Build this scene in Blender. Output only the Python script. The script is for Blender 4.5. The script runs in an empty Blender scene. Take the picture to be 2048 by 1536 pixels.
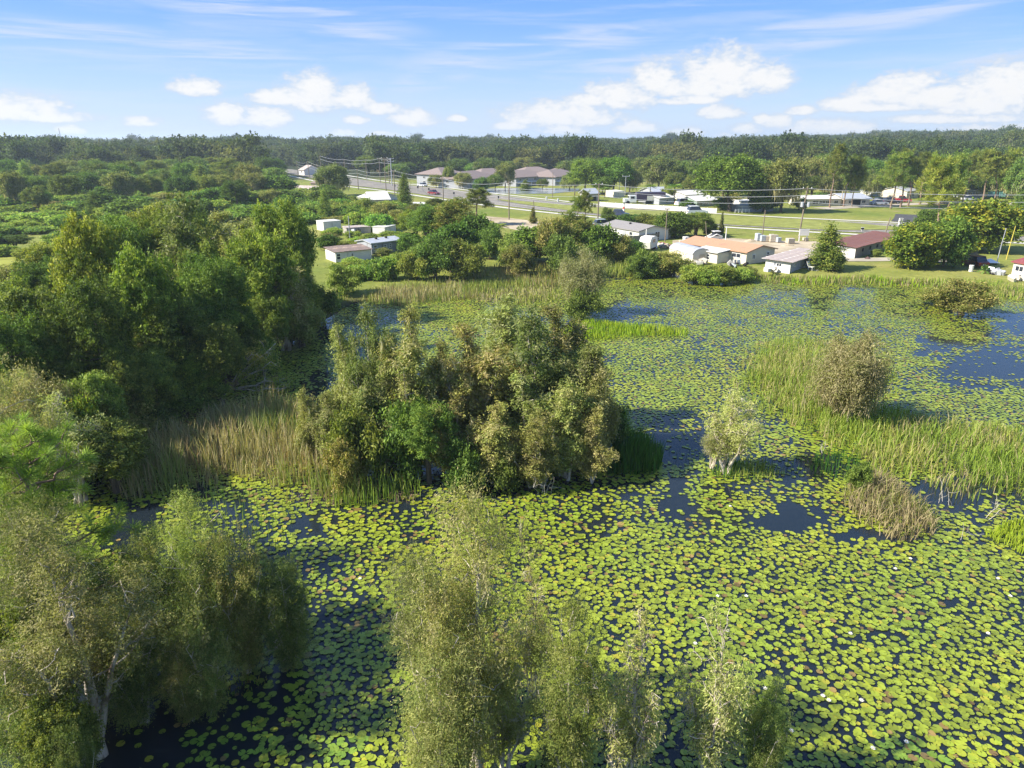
import bpy, math, random
import numpy as np
from mathutils import Vector, Matrix
R = math.radians
S = bpy.context.scene
COL = S.collection

# ---------------------------------------------------------------- camera
CAM_H, PITCH, FPX = 17.0, R(19.25), 1400.0        # height above the pond, tilt down, focal length for a 2048 px wide frame
cam_d = bpy.data.cameras.new('camera'); cam = bpy.data.objects.new('camera', cam_d); COL.objects.link(cam)
cam.location = (0, 0, CAM_H); cam.rotation_euler = (R(90) - PITCH, 0, 0)
cam_d.sensor_width = 36; cam_d.lens = FPX / 2048 * 36; cam_d.clip_start = 0.5; cam_d.clip_end = 20000
S.camera = cam
S.view_settings.view_transform = 'Standard'; S.view_settings.look = 'None'
S.view_settings.gamma = 1; S.view_settings.exposure = 1.1; S.view_settings.use_curve_mapping = False
S.cycles.max_bounces = 6; S.cycles.diffuse_bounces = 3; S.cycles.glossy_bounces = 3
S.cycles.transmission_bounces = 3; S.cycles.volume_bounces = 1; S.cycles.transparent_max_bounces = 4
S.cycles.caustics_reflective = False; S.cycles.caustics_refractive = False
S.cycles.sample_clamp_indirect = 4

# ---------------------------------------------------------------- sun and sky
SUN_AZ, SUN_EL = math.atan2(-0.96, -0.20), R(39)   # azimuth measured from +Y towards +X
sd = bpy.data.lights.new('sun', 'SUN'); sun = bpy.data.objects.new('sun', sd); COL.objects.link(sun)
sd.energy = 5.0; sd.angle = R(0.6); sd.color = (1.0, 0.94, 0.82)
sv = Vector((math.sin(SUN_AZ) * math.cos(SUN_EL), math.cos(SUN_AZ) * math.cos(SUN_EL), math.sin(SUN_EL)))
sun.rotation_euler = sv.to_track_quat('Z', 'Y').to_euler(); sun.location = sv * 100

def ray(u, v):
    a = (u - 1024) / FPX; b = -(v - 768) / FPX
    return Vector((a, math.cos(PITCH) + b * math.sin(PITCH), -math.sin(PITCH) + b * math.cos(PITCH)))
def G(u, v, z=0.0):                                # where a sight line meets level z
    d = ray(u, v); t = (z - CAM_H) / d.z
    return Vector((d.x * t, d.y * t, z))
def height_at(P, v):                               # height of something seen at row v standing at distance P.y
    d = ray(1024, v); return CAM_H + P.y / d.y * d.z
def span(P, w, z=0):                               # metres covered by w pixels at P
    dep = P.y * math.cos(PITCH) + (CAM_H - z) * math.sin(PITCH); return w / FPX * dep
def proj(x, y, z=0.0):
    dz = z - CAM_H
    dep = y * math.cos(PITCH) - dz * math.sin(PITCH)
    up = y * math.sin(PITCH) + dz * math.cos(PITCH)
    return 1024 + FPX * x / dep, 768 - FPX * up / dep

W = bpy.data.worlds.new('World'); S.world = W; W.use_nodes = True
def world():
    nt = W.node_tree; nt.nodes.clear(); N = nt.nodes.new; L = nt.links.new
    def mth(op, a, b=None, c=None, clamp=False):
        n = N('ShaderNodeMath'); n.operation = op; n.use_clamp = clamp
        for i, x in enumerate((a, b, c)):
            if x is None: continue
            if isinstance(x, (int, float)): n.inputs[i].default_value = x
            else: L(x, n.inputs[i])
        return n.outputs[0]
    def ss(x, lo, hi, a=0.0, b=1.0):
        n = N('ShaderNodeMapRange'); n.interpolation_type = 'SMOOTHSTEP'
        L(x, n.inputs[0]); n.inputs[1].default_value = lo; n.inputs[2].default_value = hi
        n.inputs[3].default_value = a; n.inputs[4].default_value = b
        return n.outputs[0]
    sky = N('ShaderNodeTexSky'); sky.sky_type = 'NISHITA'; sky.sun_disc = False
    sky.sun_elevation = SUN_EL; sky.sun_rotation = SUN_AZ
    sky.altitude = 0; sky.air_density = 1.0; sky.dust_density = 0.3; sky.ozone_density = 2.0
    tc = N('ShaderNodeTexCoord'); sx = N('ShaderNodeSeparateXYZ'); L(tc.outputs['Generated'], sx.inputs[0])
    az = mth('ARCTAN2', sx.outputs[0], sx.outputs[1]); el = mth('ARCSINE', sx.outputs[2])
    cx = N('ShaderNodeCombineXYZ'); L(az, cx.inputs[0]); L(mth('MULTIPLY', el, 1.9), cx.inputs[1])
    def noise(scale, det, rough, vec, dist=0.0):
        n = N('ShaderNodeTexNoise'); n.inputs['Scale'].default_value = scale; n.inputs['Detail'].default_value = det
        n.inputs['Roughness'].default_value = rough; n.inputs['Distortion'].default_value = dist
        L(vec, n.inputs['Vector']); return n.outputs['Fac']
    def blob(u, v, w, h, tilt=0.0, flat=1.7):
        d = ray(u, v).normalized(); a0 = math.atan2(d.x, d.y); e0 = math.asin(d.z)
        k_ = 1.28 if flat != 1 else 1.0; wa = w * k_ / FPX; we = h * k_ / FPX
        dx = mth('SUBTRACT', az, a0); dy = mth('SUBTRACT', el, e0)
        if tilt: dy = mth('SUBTRACT', dy, mth('MULTIPLY', dx, tilt))
        X = mth('DIVIDE', dx, wa); Y = mth('DIVIDE', dy, we)
        if flat != 1: Y = mth('MAXIMUM', Y, mth('MULTIPLY', Y, -flat))
        r2 = mth('ADD', mth('MULTIPLY', X, X), mth('MULTIPLY', Y, Y))
        return mth('SUBTRACT', 1.0, r2)
    cumulus = [(25,222,62,22),(100,236,60,9),(390,178,32,16),(560,200,45,14),(625,196,52,34),(705,200,34,22),(455,234,34,20),(530,237,40,22),
      (762,220,36,12),(826,240,38,17),(712,242,20,8),(280,246,24,9),(140,262,20,8),(350,278,22,6),(688,268,26,8),(760,270,28,6),(915,238,16,7),
      (1440,160,62,44),(1520,162,48,26),(1400,178,44,18),(1312,166,34,34),(1340,182,26,18),(1240,197,60,26),(1170,204,44,14),(1120,236,100,25),(1060,242,40,10),(1200,244,30,8),
      (1125,262,36,11),(1270,258,36,12),(1372,266,28,9),(1452,272,22,6),(1440,226,34,13),(1380,202,50,9),(1604,222,24,9),(1554,248,22,14),(1524,240,12,10),(1490,262,24,10),
      (1690,210,34,13),(1770,196,60,20),(1812,190,46,30),(1870,196,40,26),(1740,216,70,9),(1950,210,52,26),(2030,188,80,42),(1668,262,68,16),(1900,240,90,8),(1990,262,60,10),(1020,254,30,9)]
    m = None
    for c in cumulus:
        b = blob(*c); m = b if m is None else mth('MAXIMUM', m, b)
    n1 = noise(34, 7, 0.66, cx.outputs[0], 0.25); n2 = noise(95, 4, 0.6, cx.outputs[0])
    nn = mth('ADD', mth('MULTIPLY', mth('SUBTRACT', n1, 0.5), 2.7), mth('MULTIPLY', mth('SUBTRACT', n2, 0.5), 1.3))
    dens = mth('ADD', mth('ADD', m, 0.35), nn)
    cum = ss(dens, -0.25, 0.85)
    # top of the cloud bright, base a soft blue grey
    core = ss(dens, 0.2, 1.35)
    streak = N('ShaderNodeMapping'); L(cx.outputs[0], streak.inputs[0]); streak.inputs['Scale'].default_value = (1.2, 11, 1); streak.inputs['Rotation'].default_value = (0, 0, R(5))
    n3 = noise(4.5, 7, 0.62, streak.outputs[0], 0.6)
    streak2 = N('ShaderNodeMapping'); L(cx.outputs[0], streak2.inputs[0]); streak2.inputs['Scale'].default_value = (1.1, 8, 1); streak2.inputs['Rotation'].default_value = (0, 0, R(-13))
    n4 = noise(4.0, 7, 0.62, streak2.outputs[0], 0.6)
    ci1 = None
    for c in [(250, 86, 290, 26, -0.045, 1), (90, 72, 130, 9, -0.05, 1), (520, 18, 260, 26, -0.10, 1), (640, 45, 180, 14, -0.2, 1)]:
        b = blob(*c); ci1 = b if ci1 is None else mth('MAXIMUM', ci1, b)
    ci2 = None
    for c in [(1080, 95, 260, 30, 0.12, 1), (890, 145, 110, 28, 0.30, 1), (1790, 30, 330, 26, 0.20, 1), (1600, 60, 90, 16, 0.05, 1), (1250, 130, 150, 18, 0.10, 1), (1950, 125, 160, 8, 0.16, 1)]:
        b = blob(*c); ci2 = b if ci2 is None else mth('MAXIMUM', ci2, b)
    c1 = mth('MULTIPLY', ss(ci1, -0.6, 0.9), ss(n3, 0.36, 0.62))
    c2 = mth('MULTIPLY', ss(ci2, -0.6, 0.9), ss(n4, 0.36, 0.62))
    wisp = mth('MULTIPLY', ss(n4, 0.42, 0.78), 0.42)
    cir = mth('MAXIMUM', mth('MULTIPLY', mth('MAXIMUM', c1, c2), 0.72), wisp)
    # blue of the air: deeper overhead, pale at the horizon, the same all round
    e1 = ss(el, -0.02, 0.19)
    grad = N('ShaderNodeValToRGB'); L(mth('DIVIDE', el, 1.0, clamp=True), grad.inputs[0])
    cr = grad.color_ramp; cr.interpolation = 'B_SPLINE'
    stops = SKY_STOPS
    cr.elements[0].position = stops[0][0]; cr.elements[0].color = (*stops[0][1], 1)
    cr.elements[1].position = stops[-1][0]; cr.elements[1].color = (*stops[-1][1], 1)
    for p_, c_ in stops[1:-1]:
        e = cr.elements.new(p_); e.color = (*c_, 1)
    sc_ = N('ShaderNodeVectorMath'); sc_.operation = 'SCALE'; L(grad.outputs[0], sc_.inputs[0]); sc_.inputs['Scale'].default_value = 10.0
    mx = N('ShaderNodeMix'); mx.data_type = 'RGBA'; mx.inputs[0].default_value = 0.85
    L(sky.outputs[0], mx.inputs[6]); L(sc_.outputs[0], mx.inputs[7])
    m2 = N('ShaderNodeMix'); m2.data_type = 'RGBA'; L(cir, m2.inputs[0]); L(mx.outputs[2], m2.inputs[6]); m2.inputs[7].default_value = (3.36, 3.70, 4.45, 1)
    cc = N('ShaderNodeMix'); cc.data_type = 'RGBA'; L(core, cc.inputs[0]); cc.inputs[6].default_value = (3.0, 3.45, 4.15, 1); cc.inputs[7].default_value = (4.71, 4.62, 4.54, 1)
    m3 = N('ShaderNodeMix'); m3.data_type = 'RGBA'; L(mth('MULTIPLY', cum, 0.93), m3.inputs[0]); L(m2.outputs[2], m3.inputs[6]); L(cc.outputs[2], m3.inputs[7])
    bg = N('ShaderNodeBackground'); bg.inputs[1].default_value = 0.1; L(m3.outputs[2], bg.inputs[0])
    out = N('ShaderNodeOutputWorld'); L(bg.outputs[0], out.inputs[0])
SKY_STOPS = [(0.0, (0.269, 0.34, 0.462)), (0.05, (0.223, 0.315, 0.471)), (0.11, (0.122, 0.239, 0.471)), (0.17, (0.063, 0.181, 0.471)), (0.3, (0.085, 0.185, 0.41)), (0.55, (0.075, 0.165, 0.38)), (1.0, (0.06, 0.135, 0.33))]
world()

# ---------------------------------------------------------------- materials
MATS = {}
def nodes_of(name, rough=0.8, spec=0.3):
    m = bpy.data.materials.new(name); m.use_nodes = True; nt = m.node_tree
    b = nt.nodes['Principled BSDF']; b.inputs['Roughness'].default_value = rough
    b.inputs['Specular IOR Level'].default_value = spec
    MATS[name] = m
    return m, nt, b
def mat(name, col, rough=0.8, spec=0.3, metal=0.0, var=0.12, scale=3.0, dirt=None, dscale=0.7, damt=0.5, bump=0.0, stretch=(1, 1, 1)):
    if name in MATS: return MATS[name]
    m, nt, b = nodes_of(name, rough, spec); N = nt.nodes.new; L = nt.links.new
    b.inputs['Metallic'].default_value = metal
    tc = N('ShaderNodeTexCoord'); mp = N('ShaderNodeMapping'); L(tc.outputs['Object'], mp.inputs[0]); mp.inputs['Scale'].default_value = stretch
    n = N('ShaderNodeTexNoise'); n.inputs['Scale'].default_value = scale; n.inputs['Detail'].default_value = 6; n.inputs['Roughness'].default_value = 0.65
    L(mp.outputs[0], n.inputs['Vector'])
    r = N('ShaderNodeMapRange'); r.inputs[1].default_value = 0.3; r.inputs[2].default_value = 0.7
    r.inputs[3].default_value = 1 - var; r.inputs[4].default_value = 1 + var; L(n.outputs['Fac'], r.inputs[0])
    s = N('ShaderNodeVectorMath'); s.operation = 'SCALE'; s.inputs[0].default_value = col; L(r.outputs[0], s.inputs['Scale'])
    o = s.outputs[0]
    if dirt:
        n2 = N('ShaderNodeTexNoise'); n2.inputs['Scale'].default_value = dscale; n2.inputs['Detail'].default_value = 8; n2.inputs['Roughness'].default_value = 0.7
        L(mp.outputs[0], n2.inputs['Vector'])
        r2 = N('ShaderNodeMapRange'); r2.interpolation_type = 'SMOOTHSTEP'; r2.inputs[1].default_value = 0.62 - damt * 0.3; r2.inputs[2].default_value = 0.78 - damt * 0.3; L(n2.outputs['Fac'], r2.inputs[0])
        x = N('ShaderNodeMix'); x.data_type = 'RGBA'; L(r2.outputs[0], x.inputs[0]); L(o, x.inputs[6]); x.inputs[7].default_value = (*dirt, 1); o = x.outputs[2]
    L(o, b.inputs['Base Color'])
    if bump:
        bp = N('ShaderNodeBump'); bp.inputs['Strength'].default_value = bump; bp.inputs['Distance'].default_value = 0.05; L(n.outputs['Fac'], bp.inputs['Height']); L(bp.outputs[0], b.inputs['Normal'])
    return m
def leaf_mat(name, gain=(1, 1, 1), trans=0.32, rough=0.6, spec=0.15, vary=0.26):
    m, nt, b = nodes_of(name, rough, spec); N = nt.nodes.new; L = nt.links.new
    at = N('ShaderNodeAttribute'); at.attribute_name = 'tint'
    oi = N('ShaderNodeObjectInfo')
    r = N('ShaderNodeMapRange'); r.inputs[3].default_value = 1 - vary; r.inputs[4].default_value = 1 + vary; L(oi.outputs['Random'], r.inputs[0])
    g = N('ShaderNodeVectorMath'); g.operation = 'MULTIPLY'; g.inputs[1].default_value = gain; L(at.outputs['Color'], g.inputs[0])
    s = N('ShaderNodeVectorMath'); s.operation = 'SCALE'; L(g.outputs[0], s.inputs[0]); L(r.outputs[0], s.inputs['Scale'])
    if vary:
        q = N('ShaderNodeMath'); q.operation = 'MULTIPLY'; q.inputs[1].default_value = 7.31; L(oi.outputs['Random'], q.inputs[0])
        f = N('ShaderNodeMath'); f.operation = 'FRACT'; L(q.outputs[0], f.inputs[0])
        h = N('ShaderNodeMapRange'); h.inputs[3].default_value = .86; h.inputs[4].default_value = 1.08; L(f.outputs[0], h.inputs[0])
        cb = N('ShaderNodeCombineXYZ'); L(h.outputs[0], cb.inputs[0]); cb.inputs[1].default_value = 1; cb.inputs[2].default_value = 1
        s2 = N('ShaderNodeVectorMath'); s2.operation = 'MULTIPLY'; L(s.outputs[0], s2.inputs[0]); L(cb.outputs[0], s2.inputs[1]); s = s2
    L(s.outputs[0], b.inputs['Base Color'])
    if trans:
        t = N('ShaderNodeBsdfTranslucent'); t2 = N('ShaderNodeVectorMath'); t2.operation = 'MULTIPLY'; t2.inputs[1].default_value = (1.5, 1.55, 0.7); L(s.outputs[0], t2.inputs[0]); L(t2.outputs[0], t.inputs[0])
        mx = N('ShaderNodeMixShader'); mx.inputs[0].default_value = trans; L(b.outputs[0], mx.inputs[1]); L(t.outputs[0], mx.inputs[2])
        L(mx.outputs[0], nt.nodes['Material Output'].inputs[0])
    return m

# ---------------------------------------------------------------- mesh building
class Geo:
    """collects faces as numpy blocks and links them as one mesh"""
    def __init__(s): s.v = []; s.n = 0; s.f = []          # f: (k, array, colours, material index)
    def add(s, verts, faces, col=None, mi=0):
        verts = np.asarray(verts, dtype=np.float32).reshape(-1, 3); faces = np.asarray(faces, dtype=np.int64)
        s.v.append(verts)
        if col is not None:
            col = np.asarray(col, dtype=np.float32)
            if col.ndim == 1: col = np.tile(col, (len(faces), 1))
        s.f.append((faces.shape[1], faces + s.n, col, mi)); s.n += len(verts)
        return s
    def box(s, x0, y0, z0, x1, y1, z1, col=None, mi=0):
        v = [(x0,y0,z0),(x1,y0,z0),(x1,y1,z0),(x0,y1,z0),(x0,y0,z1),(x1,y0,z1),(x1,y1,z1),(x0,y1,z1)]
        return s.add(v, [(0,3,2,1),(4,5,6,7),(0,1,5,4),(1,2,6,5),(2,3,7,6),(3,0,4,7)], col, mi)
    def tube(s, P, rad, sides=5, col=None, mi=0, cap=True):
        P = np.asarray(P, float); k = len(P); rad = np.broadcast_to(np.asarray(rad, float), (k,))
        T = np.gradient(P, axis=0); T /= np.linalg.norm(T, axis=1)[:, None] + 1e-9
        ref = np.array([0.31, 0.87, 0.12]) if abs(T[:, 2]).mean() > 0.7 else np.array([0.05, 0.1, 1.0])
        A = np.cross(T, ref); A /= np.linalg.norm(A, axis=1)[:, None] + 1e-9; B = np.cross(T, A)
        a = np.linspace(0, 2 * math.pi, sides, endpoint=False)
        V = P[:, None, :] + rad[:, None, None] * (np.cos(a)[None, :, None] * A[:, None, :] + np.sin(a)[None, :, None] * B[:, None, :])
        i = np.arange(k - 1)[:, None] * sides; j = np.arange(sides)[None, :]; j2 = (j + 1) % sides
        F = np.stack([i + j, i + j2, i + sides + j2, i + sides + j], -1).reshape(-1, 4)
        s.add(V.reshape(-1, 3), F, col, mi)
        if cap and sides == 4:
            s.f.append((4, np.array([[s.n - 4, s.n - 3, s.n - 2, s.n - 1]]), None if col is None else np.asarray([col], np.float32), mi))
        return s
    def cyl(s, c, r, h, sides=8, col=None, mi=0, axis=2, r2=None):
        a = np.linspace(0, 2 * math.pi, sides, endpoint=False); r2 = r if r2 is None else r2
        lo = np.stack([np.cos(a) * r, np.sin(a) * r, np.zeros(sides)], -1); hi = np.stack([np.cos(a) * r2, np.sin(a) * r2, np.full(sides, h)], -1)
        V = np.concatenate([lo, hi])
        if axis == 0: V = V[:, [2, 0, 1]]
        if axis == 1: V = V[:, [0, 2, 1]]
        V = V + np.asarray(c)
        j = np.arange(sides); j2 = (j + 1) % sides
        s.add(V, np.stack([j, j2, j2 + sides, j + sides], -1), col, mi)
        s.f.append((sides, np.array([s.n - 2 * sides + j[::-1]]), None if col is None else np.asarray([col], np.float32), mi))
        s.f.append((sides, np.array([s.n - sides + j]), None if col is None else np.asarray([col], np.float32), mi))
        return s
    def mesh(s, name, mats, smooth=False):
        me = bpy.data.meshes.new(name)
        V = np.concatenate(s.v) if s.v else np.zeros((0, 3), np.float32)
        me.vertices.add(len(V)); me.vertices.foreach_set('co', V.ravel())
        L = np.concatenate([f.ravel() for k, f, c, m in s.f]); T = np.concatenate([np.full(len(f), k) for k, f, c, m in s.f])
        me.loops.add(len(L)); me.loops.foreach_set('vertex_index', L.astype(np.int32))
        st = np.concatenate([[0], np.cumsum(T)[:-1]])
        me.polygons.add(len(T)); me.polygons.foreach_set('loop_start', st.astype(np.int32)); me.polygons.foreach_set('loop_total', T.astype(np.int32))
        if any(m for k, f, c, m in s.f):
            me.polygons.foreach_set('material_index', np.concatenate([np.full(len(f), m) for k, f, c, m in s.f]).astype(np.int32))
        me.update(calc_edges=True)
        if any(c is not None for k, f, c, m in s.f):
            C = np.concatenate([c if c is not None else np.full((len(f), 3), 0.5, np.float32) for k, f, c, m in s.f])
            at = me.attributes.new('tint', 'FLOAT_COLOR', 'FACE')
            at.data.foreach_set('color', np.concatenate([C, np.ones((len(C), 1), np.float32)], 1).ravel().astype(np.float32))
        me.polygons.foreach_set('use_smooth', np.full(len(T), bool(smooth)))
        for m in (mats if isinstance(mats, (list, tuple)) else [mats]): me.materials.append(m)
        return me
def link(name, data, parent=None, loc=(0, 0, 0), rz=0, label=None, cat=None, group=None, kind=None, scale=None):
    o = bpy.data.objects.new(name, data); COL.objects.link(o)
    o.location = loc; o.rotation_euler = (0, 0, rz)
    if scale: o.scale = scale
    if parent: o.parent = parent
    if label: o['label'] = label
    if cat: o['category'] = cat
    if group: o['group'] = group
    if kind: o['kind'] = kind
    return o
def thing(name, label, cat, loc, rz=0, group=None, scale=None): return link(name, None, None, loc, rz, label, cat, group, None, scale)
def part(name, geo, m, parent, **k): return link(name, geo.mesh(name, m, k.pop('smooth', False)), parent, **k)

def vnoise(x, y, seed=0):                          # smooth value noise on numpy arrays, 0..1
    rs = np.random.RandomState(seed); T = rs.rand(256, 256)
    xi = np.floor(x).astype(int); yi = np.floor(y).astype(int); fx = x - xi; fy = y - yi
    fx = fx * fx * (3 - 2 * fx); fy = fy * fy * (3 - 2 * fy)
    a = T[xi % 256, yi % 256]; b = T[(xi + 1) % 256, yi % 256]; c = T[xi % 256, (yi + 1) % 256]; d = T[(xi + 1) % 256, (yi + 1) % 256]
    return (a * (1 - fx) + b * fx) * (1 - fy) + (c * (1 - fx) + d * fx) * fy
def fbm(x, y, seed=0): return (vnoise(x, y, seed) * 0.55 + vnoise(x * 2.1, y * 2.1, seed + 1) * 0.3 + vnoise(x * 4.3, y * 4.3, seed + 2) * 0.15)
def inside(px, py, poly):
    r = np.zeros(np.shape(px), bool); n = len(poly)
    for i in range(n):
        x1, y1 = poly[i][:2]; x2, y2 = poly[(i + 1) % n][:2]
        c = ((y1 > py) != (y2 > py)) & (px < (x2 - x1) * (py - y1) / ((y2 - y1) or 1e-9) + x1)
        r ^= c
    return r
def dist_poly(px, py, poly):
    d = np.full(np.shape(px), 1e9); n = len(poly)
    for i in range(n):
        x1, y1 = poly[i][:2]; x2, y2 = poly[(i + 1) % n][:2]; dx, dy = x2 - x1, y2 - y1
        t = np.clip(((px - x1) * dx + (py - y1) * dy) / (dx * dx + dy * dy + 1e-9), 0, 1)
        d = np.minimum(d, np.hypot(px - x1 - t * dx, py - y1 - t * dy))
    return d
def smooth01(x): x = np.clip(x, 0, 1); return x * x * (3 - 2 * x)

# ---------------------------------------------------------------- ground, ponds, road
SHORE = [(-500,1010),(-150,960),(0,925),(180,890),(300,850),(430,800),(470,745),(560,700),(640,645),(700,608),(760,597),(900,592),(1050,578),(1130,572),
         (1210,556),(1290,551),(1400,547),(1500,555),(1600,565),(1700,564),(1850,569),(1960,590),(2048,596),(2300,615)]
POND = [tuple(G(u, v))[:2] for u, v in SHORE] + [(160, 60), (160, -45), (-70, -45)]
POND2 = [tuple(G(u, v, 0.5))[:2] for u, v in [(930,382),(1000,388),(1100,388),(1155,383),(1160,378),(1050,376),(965,378)]]
def land(x, y):
    x = np.asarray(x, float); y = np.asarray(y, float)
    d = dist_poly(x, y, POND); ins = inside(x, y, POND)
    z = np.where(ins, -smooth01(d / 5) * 1.1, 0.06 + smooth01(d / 7) * 0.5)
    far = smooth01((y - 260) / 500); right = smooth01((x - 0.22 * y) / 350)
    z = z + far * (fbm(x / 240, y / 240, 3) - 0.45) * 5 + far * right * 9
    return z
def axis(parts):
    r = []
    for a, b, n in parts: r += list(np.linspace(a, b, n, endpoint=False))
    return np.array(r + [parts[-1][1]])
def ground():
    X = axis([(-6000, -1200, 12), (-1200, -200, 24), (-200, -70, 20), (-70, 120, 128), (120, 260, 20), (260, 1400, 26), (1400, 6000, 12)])
    Y = axis([(-700, -40, 8), (-40, 10, 18), (10, 130, 84), (130, 330, 46), (330, 1300, 40), (1300, 6300, 22)])
    xx, yy = np.meshgrid(X, Y); zz = land(xx, yy)
    V = np.stack([xx, yy, zz], -1).reshape(-1, 3); nx, ny = len(X), len(Y)
    i = np.arange(ny - 1)[:, None] * nx + np.arange(nx - 1)[None, :]
    F = np.stack([i, i + 1, i + nx + 1, i + nx], -1).reshape(-1, 4)
    m, nt, b = nodes_of('ground_grass', 0.95, 0.1); N = nt.nodes.new; L = nt.links.new
    geo = N('ShaderNodeNewGeometry')
    def nz(sc, det=5, r=0.6):
        n = N('ShaderNodeTexNoise'); n.inputs['Scale'].default_value = sc; n.inputs['Detail'].default_value = det; n.inputs['Roughness'].default_value = r; L(geo.outputs['Position'], n.inputs['Vector']); return n.outputs['Fac']
    def ramp(f, st):
        r = N('ShaderNodeValToRGB'); L(f, r.inputs[0]); r.color_ramp.elements[0].position = st[0][0]; r.color_ramp.elements[0].color = (*st[0][1], 1)
        r.color_ramp.elements[1].position = st[-1][0]; r.color_ramp.elements[1].color = (*st[-1][1], 1)
        for p, c in st[1:-1]: r.color_ramp.elements.new(p).color = (*c, 1)
        return r.outputs[0]
    a = ramp(nz(0.05), [(0.3, (0.14, 0.185, 0.035)), (0.5, (0.20, 0.22, 0.05)), (0.7, (0.28, 0.26, 0.085))])
    c = ramp(nz(0.9, 6, 0.7), [(0.3, (0.55, 0.6, 0.55)), (0.7, (1.25, 1.2, 1.1))])
    x = N('ShaderNodeMix'); x.data_type = 'RGBA'; x.blend_type = 'MULTIPLY'; x.inputs[0].default_value = 0.8; L(a, x.inputs[6]); L(c, x.inputs[7])
    pn = ramp(nz(0.22, 6, .65), [(0.60, (0, 0, 0)), (0.70, (.75, .75, .75))]); xp = N('ShaderNodeMix'); xp.data_type = 'RGBA'; L(pn, xp.inputs[0]); L(x.outputs[2], xp.inputs[6]); xp.inputs[7].default_value = (0.25, 0.20, 0.10, 1); x = xp
    # mud under and at the edge of the water
    sp = N('ShaderNodeSeparateXYZ'); L(geo.outputs['Position'], sp.inputs[0])
    r = N('ShaderNodeMapRange'); r.inputs[1].default_value = 0.02; r.inputs[2].default_value = 0.22; L(sp.outputs[2], r.inputs[0])
    x2 = N('ShaderNodeMix'); x2.data_type = 'RGBA'; L(r.outputs[0], x2.inputs[0]); x2.inputs[6].default_value = (0.035, 0.03, 0.018, 1); L(x.outputs[2], x2.inputs[7])
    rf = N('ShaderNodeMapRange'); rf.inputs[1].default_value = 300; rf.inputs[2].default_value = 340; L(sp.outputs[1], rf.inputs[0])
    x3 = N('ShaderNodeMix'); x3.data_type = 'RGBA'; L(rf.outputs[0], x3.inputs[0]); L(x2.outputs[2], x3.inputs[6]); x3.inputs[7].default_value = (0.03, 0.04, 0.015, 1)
    L(x3.outputs[2], b.inputs['Base Color'])
    g = Geo(); g.add(V, F)
    link('ground', g.mesh('ground', m, True), kind='structure')
ground()
def water_mat():
    m, nt, b = nodes_of('water', 0.03, 0.5); N = nt.nodes.new; L = nt.links.new
    b.inputs['Base Color'].default_value = (0.012, 0.018, 0.024, 1); b.inputs['IOR'].default_value = 1.36
    geo = N('ShaderNodeNewGeometry'); n = N('ShaderNodeTexNoise'); n.inputs['Scale'].default_value = 2.2; n.inputs['Detail'].default_value = 4; L(geo.outputs['Position'], n.inputs['Vector'])
    bp = N('ShaderNodeBump'); bp.inputs['Strength'].default_value = 0.12; bp.inputs['Distance'].default_value = 0.05; L(n.outputs['Fac'], bp.inputs['Height']); L(bp.outputs[0], b.inputs['Normal'])
    return m
WATER = water_mat()
def sheet(name, poly, z, m, kind='structure', **k):
    g = Geo(); g.add([(x, y, z) for x, y in poly], [list(range(len(poly)))]); return link(name, g.mesh(name, m), kind=kind, **k)
def grow(poly, r):
    cx = sum(p[0] for p in poly) / len(poly); cy = sum(p[1] for p in poly) / len(poly)
    return [(cx + (x - cx) * r, cy + (y - cy) * r) for x, y in poly]
sheet('pond_water', grow(POND, 1.04), 0.0, WATER)
m_w2 = mat('pale_water', (0.26, 0.29, 0.30), 0.15, 0.5, var=0.3, scale=0.3)
sheet('retention_pond_water', POND2, 0.62, m_w2)

def drape(name, line, half, lift, m, n=60, kind='structure', off=0.0, **k):
    """a strip that follows the ground along a world polyline"""
    P = np.array([(p[0], p[1]) for p in line], float)
    s = np.concatenate([[0], np.cumsum(np.linalg.norm(np.diff(P, axis=0), axis=1))]); t = np.linspace(0, s[-1], n)
    # Catmull-like smoothing by resampling then averaging
    Q = np.stack([np.interp(t, s, P[:, 0]), np.interp(t, s, P[:, 1])], -1)
    for _ in range(6): Q[1:-1] = (Q[:-2] + 2 * Q[1:-1] + Q[2:]) / 4
    T = np.gradient(Q, axis=0); T /= np.linalg.norm(T, axis=1)[:, None]; Nn = np.stack([-T[:, 1], T[:, 0]], -1)
    hw = half if np.isscalar(half) else np.interp(np.linspace(0, 1, n), np.linspace(0, 1, len(half)), half)
    hw = np.broadcast_to(hw, (n,))[:, None]
    A = Q + Nn * (off + hw); B = Q + Nn * (off - hw)
    za = np.maximum(land(A[:, 0], A[:, 1]), land(B[:, 0], B[:, 1])) + lift
    V = np.concatenate([np.column_stack([A, za]), np.column_stack([B, za])])
    i = np.arange(n - 1); F = np.stack([i + n, i + n + 1, i + 1, i], -1)
    g = Geo(); g.add(V, F); return link(name, g.mesh(name, m), kind=kind, **k), Q, Nn, za
M_ASPH = mat('asphalt', (0.20, 0.185, 0.165), 0.95, 0.1, var=0.18, scale=0.6, dirt=(0.26, 0.23, 0.195), dscale=0.15)
M_CONC = mat('concrete', (0.52, 0.50, 0.44), 0.85, 0.2, var=0.12, scale=1.5)
M_PAINT = mat('road_paint', (0.62, 0.61, 0.56), 0.7, var=0.2, scale=1)
M_DIRT = mat('sandy_dirt', (0.42, 0.35, 0.25), 0.95, 0.1, var=0.2, scale=0.5, dirt=(0.30, 0.24, 0.16), dscale=0.2)
M_MEDIAN = mat('median_grass', (0.21, 0.225, 0.06), 0.95, 0.1, var=0.3, scale=0.6)
ROADPX = [(480,330),(562,339),(640,352),(726,368),(826,378),(900,388),(1000,401),(1120,415),(1250,427),(1450,442),(1640,452),(1760,457),(2020,470),(2300,485)]
ROAD = [G(u, v, 0.5) for u, v in ROADPX]
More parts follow.
